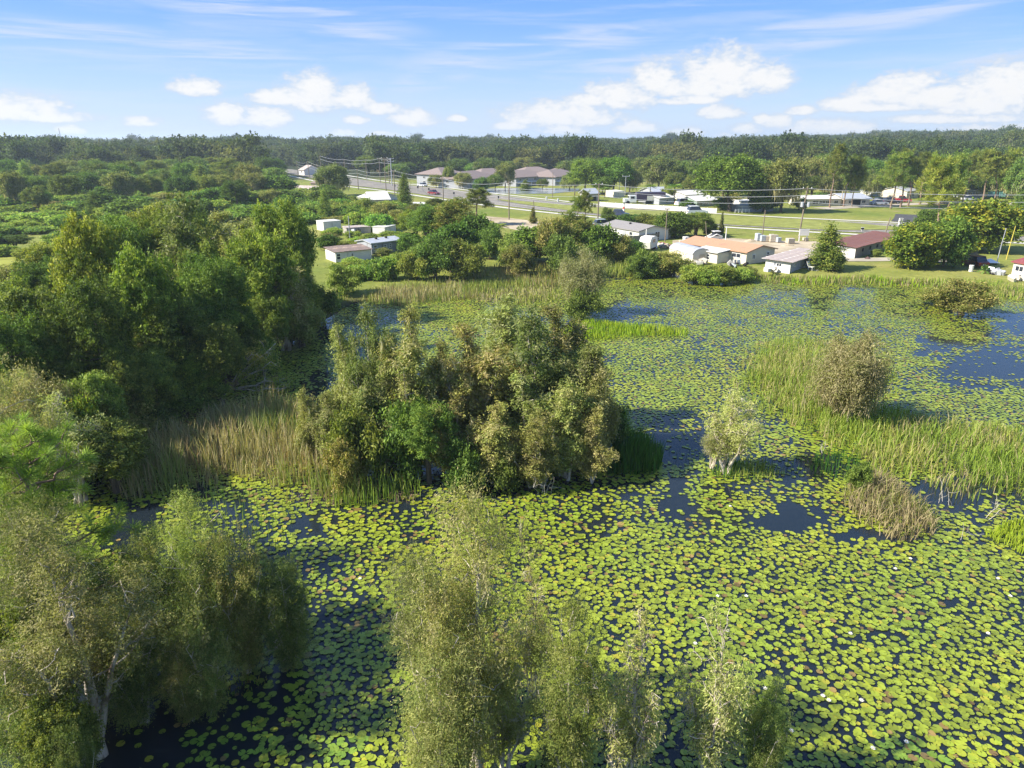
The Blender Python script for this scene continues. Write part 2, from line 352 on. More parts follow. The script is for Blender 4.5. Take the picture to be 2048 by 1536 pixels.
_, RQ, RN, RZ = drape('road', ROAD, [5.5, 6.5, 7.5, 8.5, 9.5, 9.5, 9.5], 0.10, M_ASPH, 120)
def road_pos(i, off): q = RQ[i] + RN[i] * off; return Vector((q[0], q[1], RZ[i]))
MU = proj(RQ[:, 0], RQ[:, 1], .6)[0]; MI = np.where((MU > 985) & (MU < 2290))[0]
drape('median_strip', [tuple(p) for p in RQ[MI]], list(np.interp(MU[MI], [985, 1060, 1300, 1650, 1720, 1780, 2290], [.3, 3.2, 8.8, 8.8, 6, 2.6, 2.6])), 0.18, M_MEDIAN, len(MI))
for off, w, nm in ((9.1, .14, 'edge_line'), (-9.1, .14, 'edge_line'), (5.0, .10, 'lane_line'), (-5.0, .10, 'lane_line')):
    drape(nm, [tuple(p) for p in RQ[80:]], w, 0.108, M_PAINT, 120, off=off)
for off, nm in ((-12.5, 'far_sidewalk'), (12.8, 'near_sidewalk')):
    drape(nm, [tuple(p) for p in RQ[25:]], 0.85, 0.08, M_CONC, 110, off=-off if RN[60][1] > 0 else off)
# side streets, drives and yards
M_TRACK = mat('worn_track', (0.36, 0.32, 0.26), 0.95, 0.1, var=0.2, scale=0.4)
M_NEWASPH = mat('fresh_asphalt', (0.07, 0.07, 0.075), 0.9, 0.2, var=0.15, scale=0.6)
drape('side_road', [G(u, v, .5) for u, v in [(955,436),(1005,440),(1060,447),(1120,452)]], 3.2, 0.05, M_DIRT, 30)
drape('gravel_drive', [G(u, v, .5) for u, v in [(1650,520),(1720,521),(1800,519),(1880,524),(1925,520),(1935,503),(1932,488),(1928,470)]], 1.5, 0.05, M_TRACK, 50)
drape('street', [G(u, v, .5) for u, v in [(1640,418),(1760,411),(1900,406),(2100,410)]], 2.6, 0.05, M_TRACK, 40)
drape('entrance_road', [G(u, v, .5) for u, v in [(1846,447),(1850,441),(1850,436),(1850,432)]], 6, 0.13, M_NEWASPH, 20)
drape('junction', [G(u, v, .5) for u, v in [(1195,430),(1230,425),(1290,420)]], 4.5, 0.13, M_ASPH, 20)
YARD = [tuple(G(u, v, .5))[:2] for u, v in [(1345,500),(1345,482),(1440,476),(1540,482),(1640,484),(1640,500),(1540,512),(1540,500)]]
def zland(x, y): return float(land(np.array([x]), np.array([y]))[0])
sheet('builders_yard_ground', YARD, 0.60, M_DIRT)
sheet('dirt_clearing_ground', [tuple(G(u, v, .5))[:2] for u, v in [(985,452),(990,438),(1060,442),(1085,452),(1040,462)]], 0.585, M_DIRT)
sheet('track_clearing_ground', [tuple(G(u, v, .5))[:2] for u, v in [(240,520),(255,500),(300,494),(330,505),(300,530)]], 0.61, M_TRACK)
sheet('left_clearing_ground', [tuple(G(u, v, .5))[:2] for u, v in [(-120,550),(-100,500),(20,505),(45,525),(30,545)]], 0.61, mat('yellow_grass', (0.24, 0.25, 0.05), 0.95, 0.1, var=0.3, scale=0.5))

# haze: pale air over everything
def haze():
    m = bpy.data.materials.new('haze_air'); m.use_nodes = True; nt = m.node_tree; nt.nodes.clear()
    o = nt.nodes.new('ShaderNodeOutputMaterial'); v = nt.nodes.new('ShaderNodeVolumePrincipled')
    v.inputs['Color'].default_value = (0.72, 0.84, 1.0, 1); v.inputs['Density'].default_value = HAZE; v.inputs['Anisotropy'].default_value = 0.2
    nt.links.new(v.outputs[0], o.inputs['Volume'])
    g = Geo(); g.box(-6100, -800, -9, 6100, 6400, 48); link('haze', g.mesh('haze', m), kind='stuff')
HAZE = 0.00023
if HAZE: haze()

# ---------------------------------------------------------------- lily pads
def pads():
    rs = np.random.RandomState(4)
    s = 0.205
    X, Y = np.meshgrid(np.arange(-34, 92, s), np.arange(10, 106, s * 0.87)); X = X + (np.arange(X.shape[0]) % 2)[:, None] * s / 2
    X = (X + rs.uniform(-.12, .12, X.shape)).ravel(); Y = (Y + rs.uniform(-.12, .12, Y.shape)).ravel()
    U, Vv = proj(X, Y)
    k = (U > -200) & (U < 2250) & (Vv < 1720) & inside(X, Y, POND) & (dist_poly(X, Y, POND) > 0.3)
    X, Y, U, Vv = X[k], Y[k], U[k], Vv[k]
    dens = 0.88 + (fbm(X / 3.2, Y / 3.2, 11) - 0.5) * 1.5 + (fbm(X / 0.9, Y / 0.9, 15) - 0.5) * 0.9
    dens += np.where(Y > 42, 0.05, 0.0)
    jx = (fbm(X / 2.0, Y / 2.0, 21) - 0.5); jy = (fbm(X / 2.0, Y / 2.0, 25) - 0.5)
    Uw = U + jx * 110; Vw = Vv + jy * 70
    def ell(cu, cv, ru, rv, val):
        nonlocal dens
        w = smooth01(1.6 - 1.15 * np.hypot((Uw - cu) / ru, (Vw - cv) / rv)); dens = dens * (1 - w) + val * w
    ell(1345, 1010, 34, 50, 0.0); ell(1590, 1035, 95, 26, 0.0); ell(1730, 1070, 110, 12, 0.0); ell(1920, 985, 110, 34, 0.03); ell(2040, 1100, 40, 18, 0.0)
    ell(1350, 890, 90, 46, 0.12); ell(1620, 935, 90, 24, 0.12); ell(1990, 735, 110, 45, 0.02); ell(1890, 690, 60, 14, 0.05); ell(2030, 650, 60, 22, 0.05)
    ell(640, 665, 50, 34, 0.20); ell(720, 615, 40, 10, 0.08); ell(640, 770, 30, 30, 0.15); ell(1240, 610, 30, 26, 0.25); ell(1290, 640, 60, 10, 0.2)
    ell(1640, 605, 34, 10, 0.35); ell(280, 1070, 70, 60, 0.05); ell(450, 1060, 70, 80, 0.33); ell(530, 1130, 60, 60, 0.4); ell(400, 1420, 130, 130, 0.30); ell(250, 1500, 130, 90, 0.12)
    ell(60, 1400, 200, 200, 0.02); ell(340, 840, 60, 20, 0.5); ell(1235, 545, 60, 8, 0.0); ell(930, 960, 200, 14, 0.25); ell(540, 1380, 50, 50, 0.35)
    ell(590, 1200, 60, 60, 0.55); ell(1740, 568, 90, 4, 0.15); ell(1330, 1460, 50, 60, 0.3); ell(1930, 1210, 80, 22, 0.35); ell(1750, 1285, 90, 20, 0.3)
    dens = np.where((Vv > 1090) & (U > 620), np.maximum(dens * .75 + .38, 0.45), dens)
    k = rs.rand(len(X)) < dens
    X, Y, U, Vv = X[k], Y[k], U[k], Vv[k]
    for _ in range(1):
        pass
    n = len(X)
    # distance order: the 300 that show largest are things of their own
    inview = (U > 10) & (U < 2038) & (Vv < 1530)
    clear = np.ones(n, bool)
    for lo, hi, top in ((0, 360, 1300), (740, 1330, 1240), (1375, 1600, 1400)): clear &= ~((U > lo) & (U < hi) & (Vv > top))
    score = Y + np.where(inview & clear, 0, 1000)
    near = np.zeros(n, bool); near[np.argsort(score)[:300]] = True
    r = (.062 + .075 * rs.rand(n) ** .9 + .03 * (rs.rand(n) > .93)) * (0.9 + 0.25 * fbm(X / 2.5, Y / 2.5, 31)); rot = rs.uniform(0, 6.283, n)
    z = 0.012 + rs.rand(n) * 0.03; tx = rs.normal(0, .03, n); ty = rs.normal(0, .03, n)
    fr = fbm(X / 2.4, Y / 2.4, 41)
    base = np.array([[.185, .275, .028]]) * (1 - fr[:, None]) + np.array([[.335, .36, .024]]) * fr[:, None]
    t = rs.rand(n)[:, None]; base = base * (0.62 + 0.6 * t)
    q = rs.rand(n); old = (q < 0.02 + 0.12 * smooth01((fbm(X / 1.3, Y / 1.3, 61) - .60) / .08)); yel = (q > 0.955)
    base[old] = np.array([.22, .15, .045]) * (0.5 + rs.rand(old.sum(), 1)); base[yel] = np.array([.36, .34, .03])
    M = leaf_mat('lily_pad_leaf', trans=0.12, rough=0.42, spec=0.55, vary=0.0)
    g = Geo()
    def emit(idx, K, notch):
        a = np.linspace(0.18, 2 * math.pi - 0.18, K) if notch else np.linspace(0, 2 * math.pi, K, endpoint=False)
        A = rot[idx][:, None] + a[None, :]; rr = r[idx][:, None] * (1 + 0.05 * np.sin(3 * a)[None, :])
        cx = np.cos(A) * rr; cy = np.sin(A) * rr
        vx = X[idx][:, None] + cx; vy = Y[idx][:, None] + cy; vz = z[idx][:, None] + cx * tx[idx][:, None] + cy * ty[idx][:, None] + 0.006
        if notch:
            vx = np.concatenate([X[idx][:, None], vx], 1); vy = np.concatenate([Y[idx][:, None], vy], 1); vz = np.concatenate([z[idx][:, None] - 0.004, vz], 1)
            kk = K + 1; o = np.arange(len(idx))[:, None, None] * kk
            F = (o + np.array([[0, i, i + 1] for i in range(1, K)])[None]).reshape(-1, 3); c = np.repeat(base[idx], K - 1, 0)
        else:
            kk = K; F = np.arange(len(idx))[:, None] * kk + np.arange(K)[None]; c = base[idx]
        g.add(np.stack([vx, vy, vz], -1).reshape(-1, 3), F, c)
    far = ~near; i1 = np.where(far & (Y < 34))[0]; i2 = np.where(far & (Y >= 34) & (Y < 60))[0]; i3 = np.where(far & (Y >= 60))[0]
    emit(i1, 8, True); emit(i2, 6, False); emit(i3, 5, False)
    link('lily_pads', g.mesh('lily_pads', M), kind='stuff', label='thousands of green and yellow lily pads floating across the pond')
    meshes = {}
    for cname, c in (('yellow green', (.325, .36, .026)), ('fresh green', (.185, .275, .03)), ('brown spotted', (.22, .15, .05)), ('lime yellow', (.38, .36, .03))):
        for v in range(3):
            gg = Geo(); a = np.linspace(0.12 + v * .07, 2 * math.pi - 0.16, 14)
            V = [(0, 0, 0)] + [(math.cos(x) * (1 + .05 * math.sin(3 * x + v)), math.sin(x) * (1 + .04 * math.cos(2 * x + v)), 0.03 + 0.03 * math.sin(5 * x + v)) for x in a]
            cc = np.array([np.array(c) * (0.92 + 0.16 * ((i * 7 + v) % 5) / 4) for i in range(13)])
            gg.add(V, [(0, i, i + 1) for i in range(1, 14)], cc); meshes[cname, v] = gg.mesh('lily_pad', M)
    Mv = leaf_mat('near_pad_leaf', trans=0.12, rough=0.42, spec=0.55, vary=0.22)
    for me in meshes.values(): me.materials[0] = Mv
    marks = [('the tall paperbark', 940, 1200), ('the cone shaped tree', 1135, 1450), ('the sparse grey sapling', 1262, 1450), ('the open sapling in the pads', 1440, 1440), ('the pale trunks', 215, 1480), ('the lower left bushes', 500, 1380),
             ('the bottom right corner', 2030, 1520), ('the lower right edge', 2030, 1380), ('the bottom edge, right', 1700, 1520), ('the flower pair', 1650, 1400), ('the bottom edge, left', 640, 1520), ('the lower right pads', 1860, 1440)]
    ranks = {}; word = ['nearest', 'second nearest', 'third nearest', 'fourth nearest', 'fifth nearest', 'sixth nearest', 'seventh nearest', 'eighth nearest', 'ninth nearest', 'tenth nearest', 'eleventh nearest', 'twelfth nearest', 'thirteenth nearest', 'fourteenth nearest']
    def pad_label(j, cn):
        nm, mu, mv = min(marks, key=lambda q: math.hypot(q[1] - U[j], q[2] - Vv[j])); du, dv = U[j] - mu, Vv[j] - mv
        side = ('left of' if du < 0 else 'right of') if abs(du) > abs(dv) else ('above' if dv < 0 else 'below'); sz = 'small' if r[j] < .095 else 'large'
        k = (nm, side, sz, cn); i = ranks[k] = ranks.get(k, 0) + 1
        return '%s %s lily pad, %s %s %s' % (sz, cn, word[i - 1] if i <= 14 else 'farther out', side, nm)
    nj = np.where(near)[0]; nj = sorted(nj, key=lambda j: min(math.hypot(q[1] - U[j], q[2] - Vv[j]) for q in marks))
    for j in nj:
        cn = 'brown spotted' if old[j] else 'lime yellow' if yel[j] else 'yellow green' if fr[j] > 0.5 else 'fresh green'
        side = 'bottom left' if U[j] < 700 else 'bottom middle' if U[j] < 1400 else 'bottom right'
        o = link('lily_pad', meshes[cn, j % 3], None, (X[j], Y[j], z[j]), rot[j], pad_label(j, cn), 'lily pad', 'nearest lily pads on the pond', scale=(r[j],) * 3)
        o.rotation_euler = (tx[j], ty[j], rot[j])
    # white flowers
    fg = Geo()
    for ring, (nn_, rad, up) in enumerate(((7, 1.0, .45), (6, .62, .85))):
        for i in range(nn_):
            a = i / nn_ * 6.283 + ring; c, s_ = math.cos(a), math.sin(a); w = .22 * rad
            fg.add([(0, 0, .05), (c * rad * .6 - s_ * w, s_ * rad * .6 + c * w, up * .5), (c * rad, s_ * rad, up), (c * rad * .6 + s_ * w, s_ * rad * .6 - c * w, up * .5)], [(0, 1, 2, 3)])
    fm = fg.mesh('petals', mat('white_petal', (0.85, 0.83, 0.78), 0.6, var=0.03))
    cg = Geo(); cg.cyl((0, 0, .05), .18, .25, 6); cm = cg.mesh('flower_centre', mat('yellow_stamen', (0.75, 0.5, 0.05), 0.7))
    spots = [(1492,1195),(1435,1195),(2020,1195),(1995,1160),(1645,1395),(1657,1404),(1722,1404),(1812,1487),(1582,1465),(1530,1380),(1975,1270),(1700,1270),(1455,1265),(1820,1120),(1790,1140),(1745,1500),(720,1160),(1460,1015),(1390,1290),(560,1180)]
    near_what = ['left of two in the upper middle of the pads','in the upper pads right of the middle tree','near the right edge of the frame','above another near the right edge','left of a close pair','right of a close pair','beside the pair of flowers','in the lower right pads','low right of the sapling','above the sapling in the pads','at far right below the channel','in the middle of the right pads','right of the foreground trees','just below the grassy tussock','left below the grassy tussock','at the bottom right','left of the tall foreground paperbark','below the reed fringed sapling','between sapling and foreground trees','among sparse pads by the cattails']
    for (u, v), t_ in zip(spots, near_what):
        P = G(u, v); e = thing('water_lily_flower', 'small white water lily flower ' + t_, 'flower', (P.x, P.y, .05), u, 'white water lily flowers', (.085, .085, .09))
        link('petals', fm, e); link('flower_centre', cm, e)
pads()

# ---------------------------------------------------------------- reeds, cattails and grass (uncountable)
M_REED = leaf_mat('reed_blade', trans=0.25, rough=0.6, spec=0.2, vary=0.0)
GREEN = [(.16,.25,.035),(.22,.30,.045),(.28,.31,.07)]; BROWN = [(.34,.31,.14),(.42,.36,.20),(.36,.27,.15),(.26,.28,.10),(.24,.30,.08)]
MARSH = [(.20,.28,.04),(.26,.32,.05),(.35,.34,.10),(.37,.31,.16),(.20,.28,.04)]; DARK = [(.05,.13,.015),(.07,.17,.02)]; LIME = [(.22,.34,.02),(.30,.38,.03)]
DRY = [(.34,.28,.15),(.28,.22,.12),(.22,.23,.07),(.26,.28,.06)]
def reeds(name, label, poly, density, h, pal, w=0.022, seed=0, world=False, bend=0.25, zbase=0.0, ragged=0.5):
    rs = np.random.RandomState(seed)
    P = poly if world else [tuple(G(u, v))[:2] for u, v in poly]
    xs = [p[0] for p in P]; ys = [p[1] for p in P]; A = (max(xs) - min(xs)) * (max(ys) - min(ys)); n = int(A * density)
    x = rs.uniform(min(xs), max(xs), n); y = rs.uniform(min(ys), max(ys), n)
    d = dist_poly(x, y, P); ins = inside(x, y, P)
    sd = np.where(ins, d, -d) + (fbm(x / 1.6, y / 1.6, seed + 5) - 0.5) * 2.4 * ragged
    k = (sd > 0) & (rs.rand(n) < 0.25 + 1.3 * fbm(x / 1.1, y / 1.1, seed + 9)); x, y, sd = x[k], y[k], sd[k]; n = len(x)
    H = h * (0.55 + 0.45 * smooth01(sd / 1.6)) * (0.6 + 0.55 * fbm(x / 2.2, y / 2.2, seed + 3)) * (0.45 + .75 * rs.rand(n) ** .7)
    a = rs.uniform(0, 6.283, n); bx = np.cos(a) * H * bend * rs.rand(n); by = np.sin(a) * H * bend * rs.rand(n)
    b = rs.uniform(0, 6.283, n); wx = np.cos(b) * w; wy = np.sin(b) * w
    z0 = np.full(n, -0.05) if not world else land(x, y) - 0.02
    z0 = z0 + zbase
    V = np.stack([np.stack([x - wx, y - wy, z0], -1), np.stack([x + wx, y + wy, z0], -1),
                  np.stack([x + wx * .9 + bx * .35, y + wy * .9 + by * .35, z0 + H * .6], -1), np.stack([x - wx * .9 + bx * .35, y - wy * .9 + by * .35, z0 + H * .6], -1),
                  np.stack([x + bx, y + by, z0 + H * (1 - bend * .25)], -1)], 1)
    pal = np.array(pal); zone = fbm(x / 3.5, y / 3.5, seed + 13); ci = np.clip(((zone - 0.28) * 2.2 + rs.normal(0, .25, n)) * len(pal), 0, len(pal) - 1).astype(int)
    c = pal[ci] * rs.uniform(.7, 1.25, n)[:, None]
    o = np.arange(n)[:, None] * 5; g = Geo()
    g.add(V.reshape(-1, 3), o + np.array([[0, 1, 2, 3]]), c)
    g.f.append((3, o + np.array([[3, 2, 4]]), c.astype(np.float32), 0))
    return link(name, g.mesh(name, M_REED), kind='stuff', label=label)
reeds('cattails', 'brown and green cattail bed left of the central thicket', [(215,985),(250,915),(340,875),(450,835),(560,815),(650,840),(700,905),(730,1000),(640,1010),(560,985),(480,960),(330,995)], 55, 2.2, BROWN, .020, 1, ragged=1.2, bend=.35)
reeds('reeds', 'green reeds below the left half of the central thicket', [(640,990),(700,960),(780,960),(850,975),(840,1000),(760,1015),(680,1020)], 40, 1.8, GREEN + [(.26,.22,.09)], .022, 2)
reeds('reeds', 'shaded dark green reeds right of the central thicket', [(1215,950),(1312,952),(1326,915),(1290,885),(1225,890)], 120, 2.3, DARK, .022, 3, ragged=.2)  # shade of the thicket is put into the darker blade palette
reeds('marsh_grass', 'tall marsh grass across the right of the pond', [(1500,745),(1540,700),(1640,720),(1680,790),(1760,822),(1900,848),(2048,872),(2330,930),(2330,1030),(2100,1015),(1960,1000),(1850,965),(1760,950),(1700,905),(1640,885),(1580,850),(1535,800)], 46, 1.45, MARSH, .02, 4, bend=.5, ragged=1.3)
reeds('marsh_grass', 'pinkish green marsh grass behind the lone rounded paperbark', [(1470,780),(1500,700),(1560,675),(1660,685),(1790,740),(1810,800),(1660,810),(1540,840)], 22, 1.1, MARSH, .02, 5, bend=.5, ragged=1.3)
reeds('tussock_grass', 'dry straw and green tussock island at the end of the channel', [(1678,985),(1735,945),(1790,960),(1868,1040),(1868,1085),(1800,1085),(1730,1055),(1690,1020)], 75, 1.6, DRY, .018, 6, bend=.7)
reeds('sedge', 'bright lime sedge at the right edge beside the channel', [(1972,1075),(2010,1050),(2100,1040),(2200,1080),(2120,1110),(2040,1105)], 120, 1.0, LIME, .018, 7)
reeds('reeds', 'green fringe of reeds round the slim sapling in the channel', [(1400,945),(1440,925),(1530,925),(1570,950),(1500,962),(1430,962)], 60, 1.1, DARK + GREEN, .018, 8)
reeds('reeds', 'bright low grass spit right of the lone grey paperbark', [(1120,668),(1170,640),(1270,652),(1375,662),(1375,672),(1270,674),(1180,685),(1130,682)], 40, 1.0, LIME, .03, 9, ragged=.3)
reeds('reeds', 'straw coloured reeds along the far left bank of the pond', [(740,608),(760,575),(960,572),(1100,566),(1130,580),(980,590),(900,604),(820,612)], 18, 1.5, BROWN + GREEN, .035, 10)
reeds('reeds', 'tall tawny reeds in front of the bushes at the far bank', [(930,568),(950,545),(1090,540),(1160,550),(1150,575),(1040,578)], 12, 1.9, [(.26,.22,.08),(.22,.25,.05),(.30,.24,.11)], .04, 11)
reeds('reeds', 'green reeds standing by the dark inlet under the shore bushes', [(1195,556),(1205,545),(1340,542),(1350,550),(1300,555)], 30, 2.4, GREEN, .04, 12, ragged=.2)
reeds('marsh_grass', 'pale green and tawny marsh belt between the central thicket and the far bank', [(700,606),(745,575),(900,560),(1000,566),(1120,560),(1130,600),(1060,612),(960,604),(900,600),(800,606)], 20, 1.0, [(.26,.30,.07),(.33,.30,.13),(.30,.34,.06),(.36,.31,.17)], .04, 31, ragged=.8, bend=.5)
reeds('shore_grass', 'lime and ochre weeds along the shore below the cottages', [(1360,552),(1400,541),(1550,556),(1700,556),(1840,562),(1900,566),(1850,576),(1700,570),(1600,574),(1500,562)], 22, 1.0, LIME + DRY + GREEN, .04, 13, ragged=.4)
reeds('shore_grass', 'green rough grass on the bank at the right edge', [(1840,565),(1900,562),(2048,572),(2200,585),(2200,606),(2048,600),(1980,598),(1900,588)], 24, 1.1, MARSH, .04, 14, ragged=.4)
reeds('marsh_grass', 'mixed grass fringe below the shore wood at the left bank', [(600,665),(640,632),(700,600),(720,585),(650,590),(590,630)], 25, 1.3, DARK + GREEN + DRY, .03, 15)
reeds('rushes', 'thin sparse rushes standing in the bluish water between pads', [(320,1000),(420,960),(560,965),(600,1020),(620,1120),(560,1180),(430,1130),(300,1090)], 7, 1.1, DARK + GREEN, .012, 16, bend=.15)
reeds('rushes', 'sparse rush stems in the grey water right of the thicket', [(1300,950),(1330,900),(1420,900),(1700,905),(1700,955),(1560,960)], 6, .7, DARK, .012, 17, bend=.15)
reeds('undergrowth', 'low green growth at the foot of the foreground trees', [(300,1370),(420,1340),(560,1345),(540,1390),(420,1410),(320,1400)], 90, .5, [(.2,.24,.03),(.28,.22,.06)] + GREEN, .015, 18, bend=.6)
reeds('undergrowth', 'grass round the trunks at the bottom middle', [(960,1540),(1150,1510),(1400,1540),(1480,1600),(1400,1700),(900,1700)], 70, .55, DARK + GREEN, .013, 19, bend=.6)
reeds('dead_stalks', 'heap of fallen brown stalks in front of the cattails', [(560,995),(620,972),(700,980),(830,990),(830,1008),(700,1015),(600,1008)], 30, .9, [(.33,.24,.17),(.26,.17,.12)], .014, 20, bend=1.6)
reeds('rushes', 'row of sparse reed shoots in the channel under the marsh grass', [(1600,925),(1660,905),(1720,920),(1700,960),(1620,950)], 30, 1.3, DARK, .014, 21, bend=.2)

# ---------------------------------------------------------------- trees
M_BARK = mat('paper_bark', (0.56, 0.49, 0.40), 0.9, 0.15, var=0.35, scale=5, dirt=(0.16, 0.12, 0.08), dscale=2.5, damt=.5, stretch=(1, 1, .35))
M_OAKBARK = mat('dark_bark', (0.13, 0.10, 0.075), 0.95, 0.1, var=0.35, scale=5, stretch=(1, 1, .35))
M_PINEBARK = mat('pine_bark', (0.24, 0.17, 0.125), 0.95, 0.1, var=0.35, scale=5, stretch=(1, 1, .35))
M_LEAF = leaf_mat('foliage', gain=(2.15, 2.0, 1.6))
def unit(v): return v / (np.linalg.norm(v, axis=-1, keepdims=True) + 1e-9)
def leaves(g, rs, C, out, per, csize, L, Wd, droop, pal, flat=.7, spread_c=.25, palw=None, up=.5):
    """C clusters with outward directions; each carries `per` diamond leaves strung on a drooping spray"""
    m = len(C); pal = np.array(pal, float)
    cs = csize * rs.uniform(.6, 1.35, m)
    sp = unit(out * .8 + rs.normal(0, .45, (m, 3)) + np.array([0, 0, (-1.6 if flat > 1 else -1) * droop]))
    ci = rs.choice(len(pal), m, p=palw); cc = pal[ci] * rs.uniform(1 - spread_c, 1 + 1.1 * spread_c, m)[:, None]
    idx = np.repeat(np.arange(m), per); n = len(idx)
    t = rs.uniform(-1, 1, n)[:, None]
    p = C[idx] + sp[idx] * t * cs[idx][:, None] + rs.normal(0, 1, (n, 3)) * cs[idx][:, None] * .42 * np.array([1, 1, flat])
    p[:, 2] -= droop * .35 * (t[:, 0] ** 2) * cs[idx]
    a = unit(rs.normal(0, 1, (n, 3)) + sp[idx] * .8 + np.array([0, 0, -droop * .9]))
    nr = unit(rs.normal(0, .75, (n, 3)) + out[idx] * .55 + np.array([0, 0, up]))
    b = unit(np.cross(a, nr))
    l = L * rs.uniform(.6, 1.3, n)[:, None]; w = Wd * rs.uniform(.7, 1.2, n)[:, None]
    V = np.stack([p - a * l, p + b * w + a * l * .1, p + a * l, p - b * w + a * l * .1], 1)
    c = cc[idx] * rs.uniform(.72, 1.3, n)[:, None]
    g.add(V.reshape(-1, 3), np.arange(n * 4).reshape(-1, 4), c)
def lobes_points(rs, lobes, n, skin=.4):
    w = np.array([l[3] * l[4] * l[5] for l in lobes]) ** .62; k = rs.choice(len(lobes), n, p=w / w.sum()); Lb = np.array(lobes)[k]
    d = unit(rs.normal(0, 1, (n, 3))); r = rs.rand(n) ** skin
    lump = 1 + .22 * np.sin(d[:, 0] * 5 + k) * np.cos(d[:, 1] * 4 + 2 * k) + .12 * np.sin(d[:, 2] * 9 + k)
    P = Lb[:, :3] + d * (r * lump)[:, None] * Lb[:, 3:]
    cen = np.average([l[:3] for l in lobes], axis=0, weights=w)
    out = unit(d * .75 + unit(P - cen) * .5)
    return P, out
def limb(g, rs, a, b, r0, r1, sides=5, k=5, wob=.08, sag=0.0):
    a = np.array(a, float); b = np.array(b, float); t = np.linspace(0, 1, k)[:, None]; L = np.linalg.norm(b - a)
    P = a + (b - a) * t + rs.normal(0, wob * L / k, (k, 3)) * np.sin(t * math.pi) ; P[:, 2] += sag * L * np.sin(t[:, 0] * math.pi)
    g.tube(P, r0 + (r1 - r0) * t[:, 0], sides); return P
PROTO = {}
def build_tree(key, seed, H, stems, lobes, n, per, csize, L, Wd, droop, pal, bark, skin=.4, nb=30, rb=.05, flat=.7, moss=None, extra=None, up=.75, twigs=0, palw=None, zmin=.3):
    """stems: list of (x0,y0, x1,y1,z1, r0)"""
    rs = np.random.RandomState(seed); tg = Geo(); nodes = []
    for x0, y0, x1, y1, z1, r0 in stems:
        k = 9; t = np.linspace(0, 1, k); P = np.stack([x0 + (x1 - x0) * t ** 1.3, y0 + (y1 - y0) * t ** 1.3, -.35 + (z1 + .35) * t], -1)
        P[1:] += np.cumsum(rs.normal(0, .035 * z1 / k * 2, (k - 1, 3)) * [1, 1, 0], 0)
        rad = r0 * (1 - t) ** .8 + .012; rad[0] *= 1.35; tg.tube(P, rad, 7); nodes += [(P[i], rad[i]) for i in range(2, k)]
    C, out = lobes_points(rs, lobes, n, skin)
    kp = C[:, 2] > zmin; C, out = C[kp], out[kp]
    NP = np.array([p for p, r in nodes]); NR = np.array([r for p, r in nodes])
    sel = rs.permutation(len(C))[:nb]
    for i in sel:
        c = C[i]; d = np.linalg.norm(NP - c, axis=1) + np.where(NP[:, 2] > c[2] - .1, 3.0, 0); j = int(np.argmin(d))
        Q = limb(tg, rs, NP[j], c, min(rb, NR[j] * .8), .012, 4, 5, .35, -.04)
        for _ in range(twigs):
            q = Q[rs.randint(2, 5)]; e = q + unit(rs.normal(0, 1, 3) + out[i]) * csize * rs.uniform(.6, 1.6); limb(tg, rs, q, e, .012, .005, 3, 3, .3)
    cg = Geo(); leaves(cg, rs, C, out, per, csize, L, Wd, droop, pal, flat, palw=palw, up=up)
    if moss:
        mC = C[rs.permutation(len(C))[:moss[0]]]; idx = np.repeat(np.arange(len(mC)), 16); q = mC[idx] + rs.normal(0, csize * .35, (len(idx), 3)); q[:, 2] -= rs.uniform(0, 1.2, len(idx)) * moss[1]
        l = moss[1] * .35; an = rs.uniform(0, 3.14, len(idx)); b = np.stack([np.cos(an), np.sin(an), np.zeros(len(idx))], -1) * moss[2]
        dn = np.stack([rs.normal(0, .08, len(idx)), rs.normal(0, .08, len(idx)), np.full(len(idx), -l)], -1)
        V = np.stack([q - dn, q + b, q + dn, q - b], 1); cg.add(V.reshape(-1, 3), np.arange(len(idx) * 4).reshape(-1, 4), np.array([.20, .19, .13]) * rs.uniform(.7, 1.2, len(idx))[:, None])
    if extra: extra(rs, tg, cg)
    allv = np.concatenate(cg.v); xy = np.abs(allv[:, :2]); wid = np.percentile(xy.max(1), 98.5) * 2; top = np.percentile(allv[:, 2], 99.7)
    trunk = tg.mesh('trunk', bark, True); crown = cg.mesh('crown', M_LEAF)
    PROTO.setdefault(key, []).append((trunk, crown, top, wid))
OLIVE = [(.11,.12,.042),(.145,.138,.07),(.135,.145,.046),(.085,.105,.034),(.165,.158,.085)]
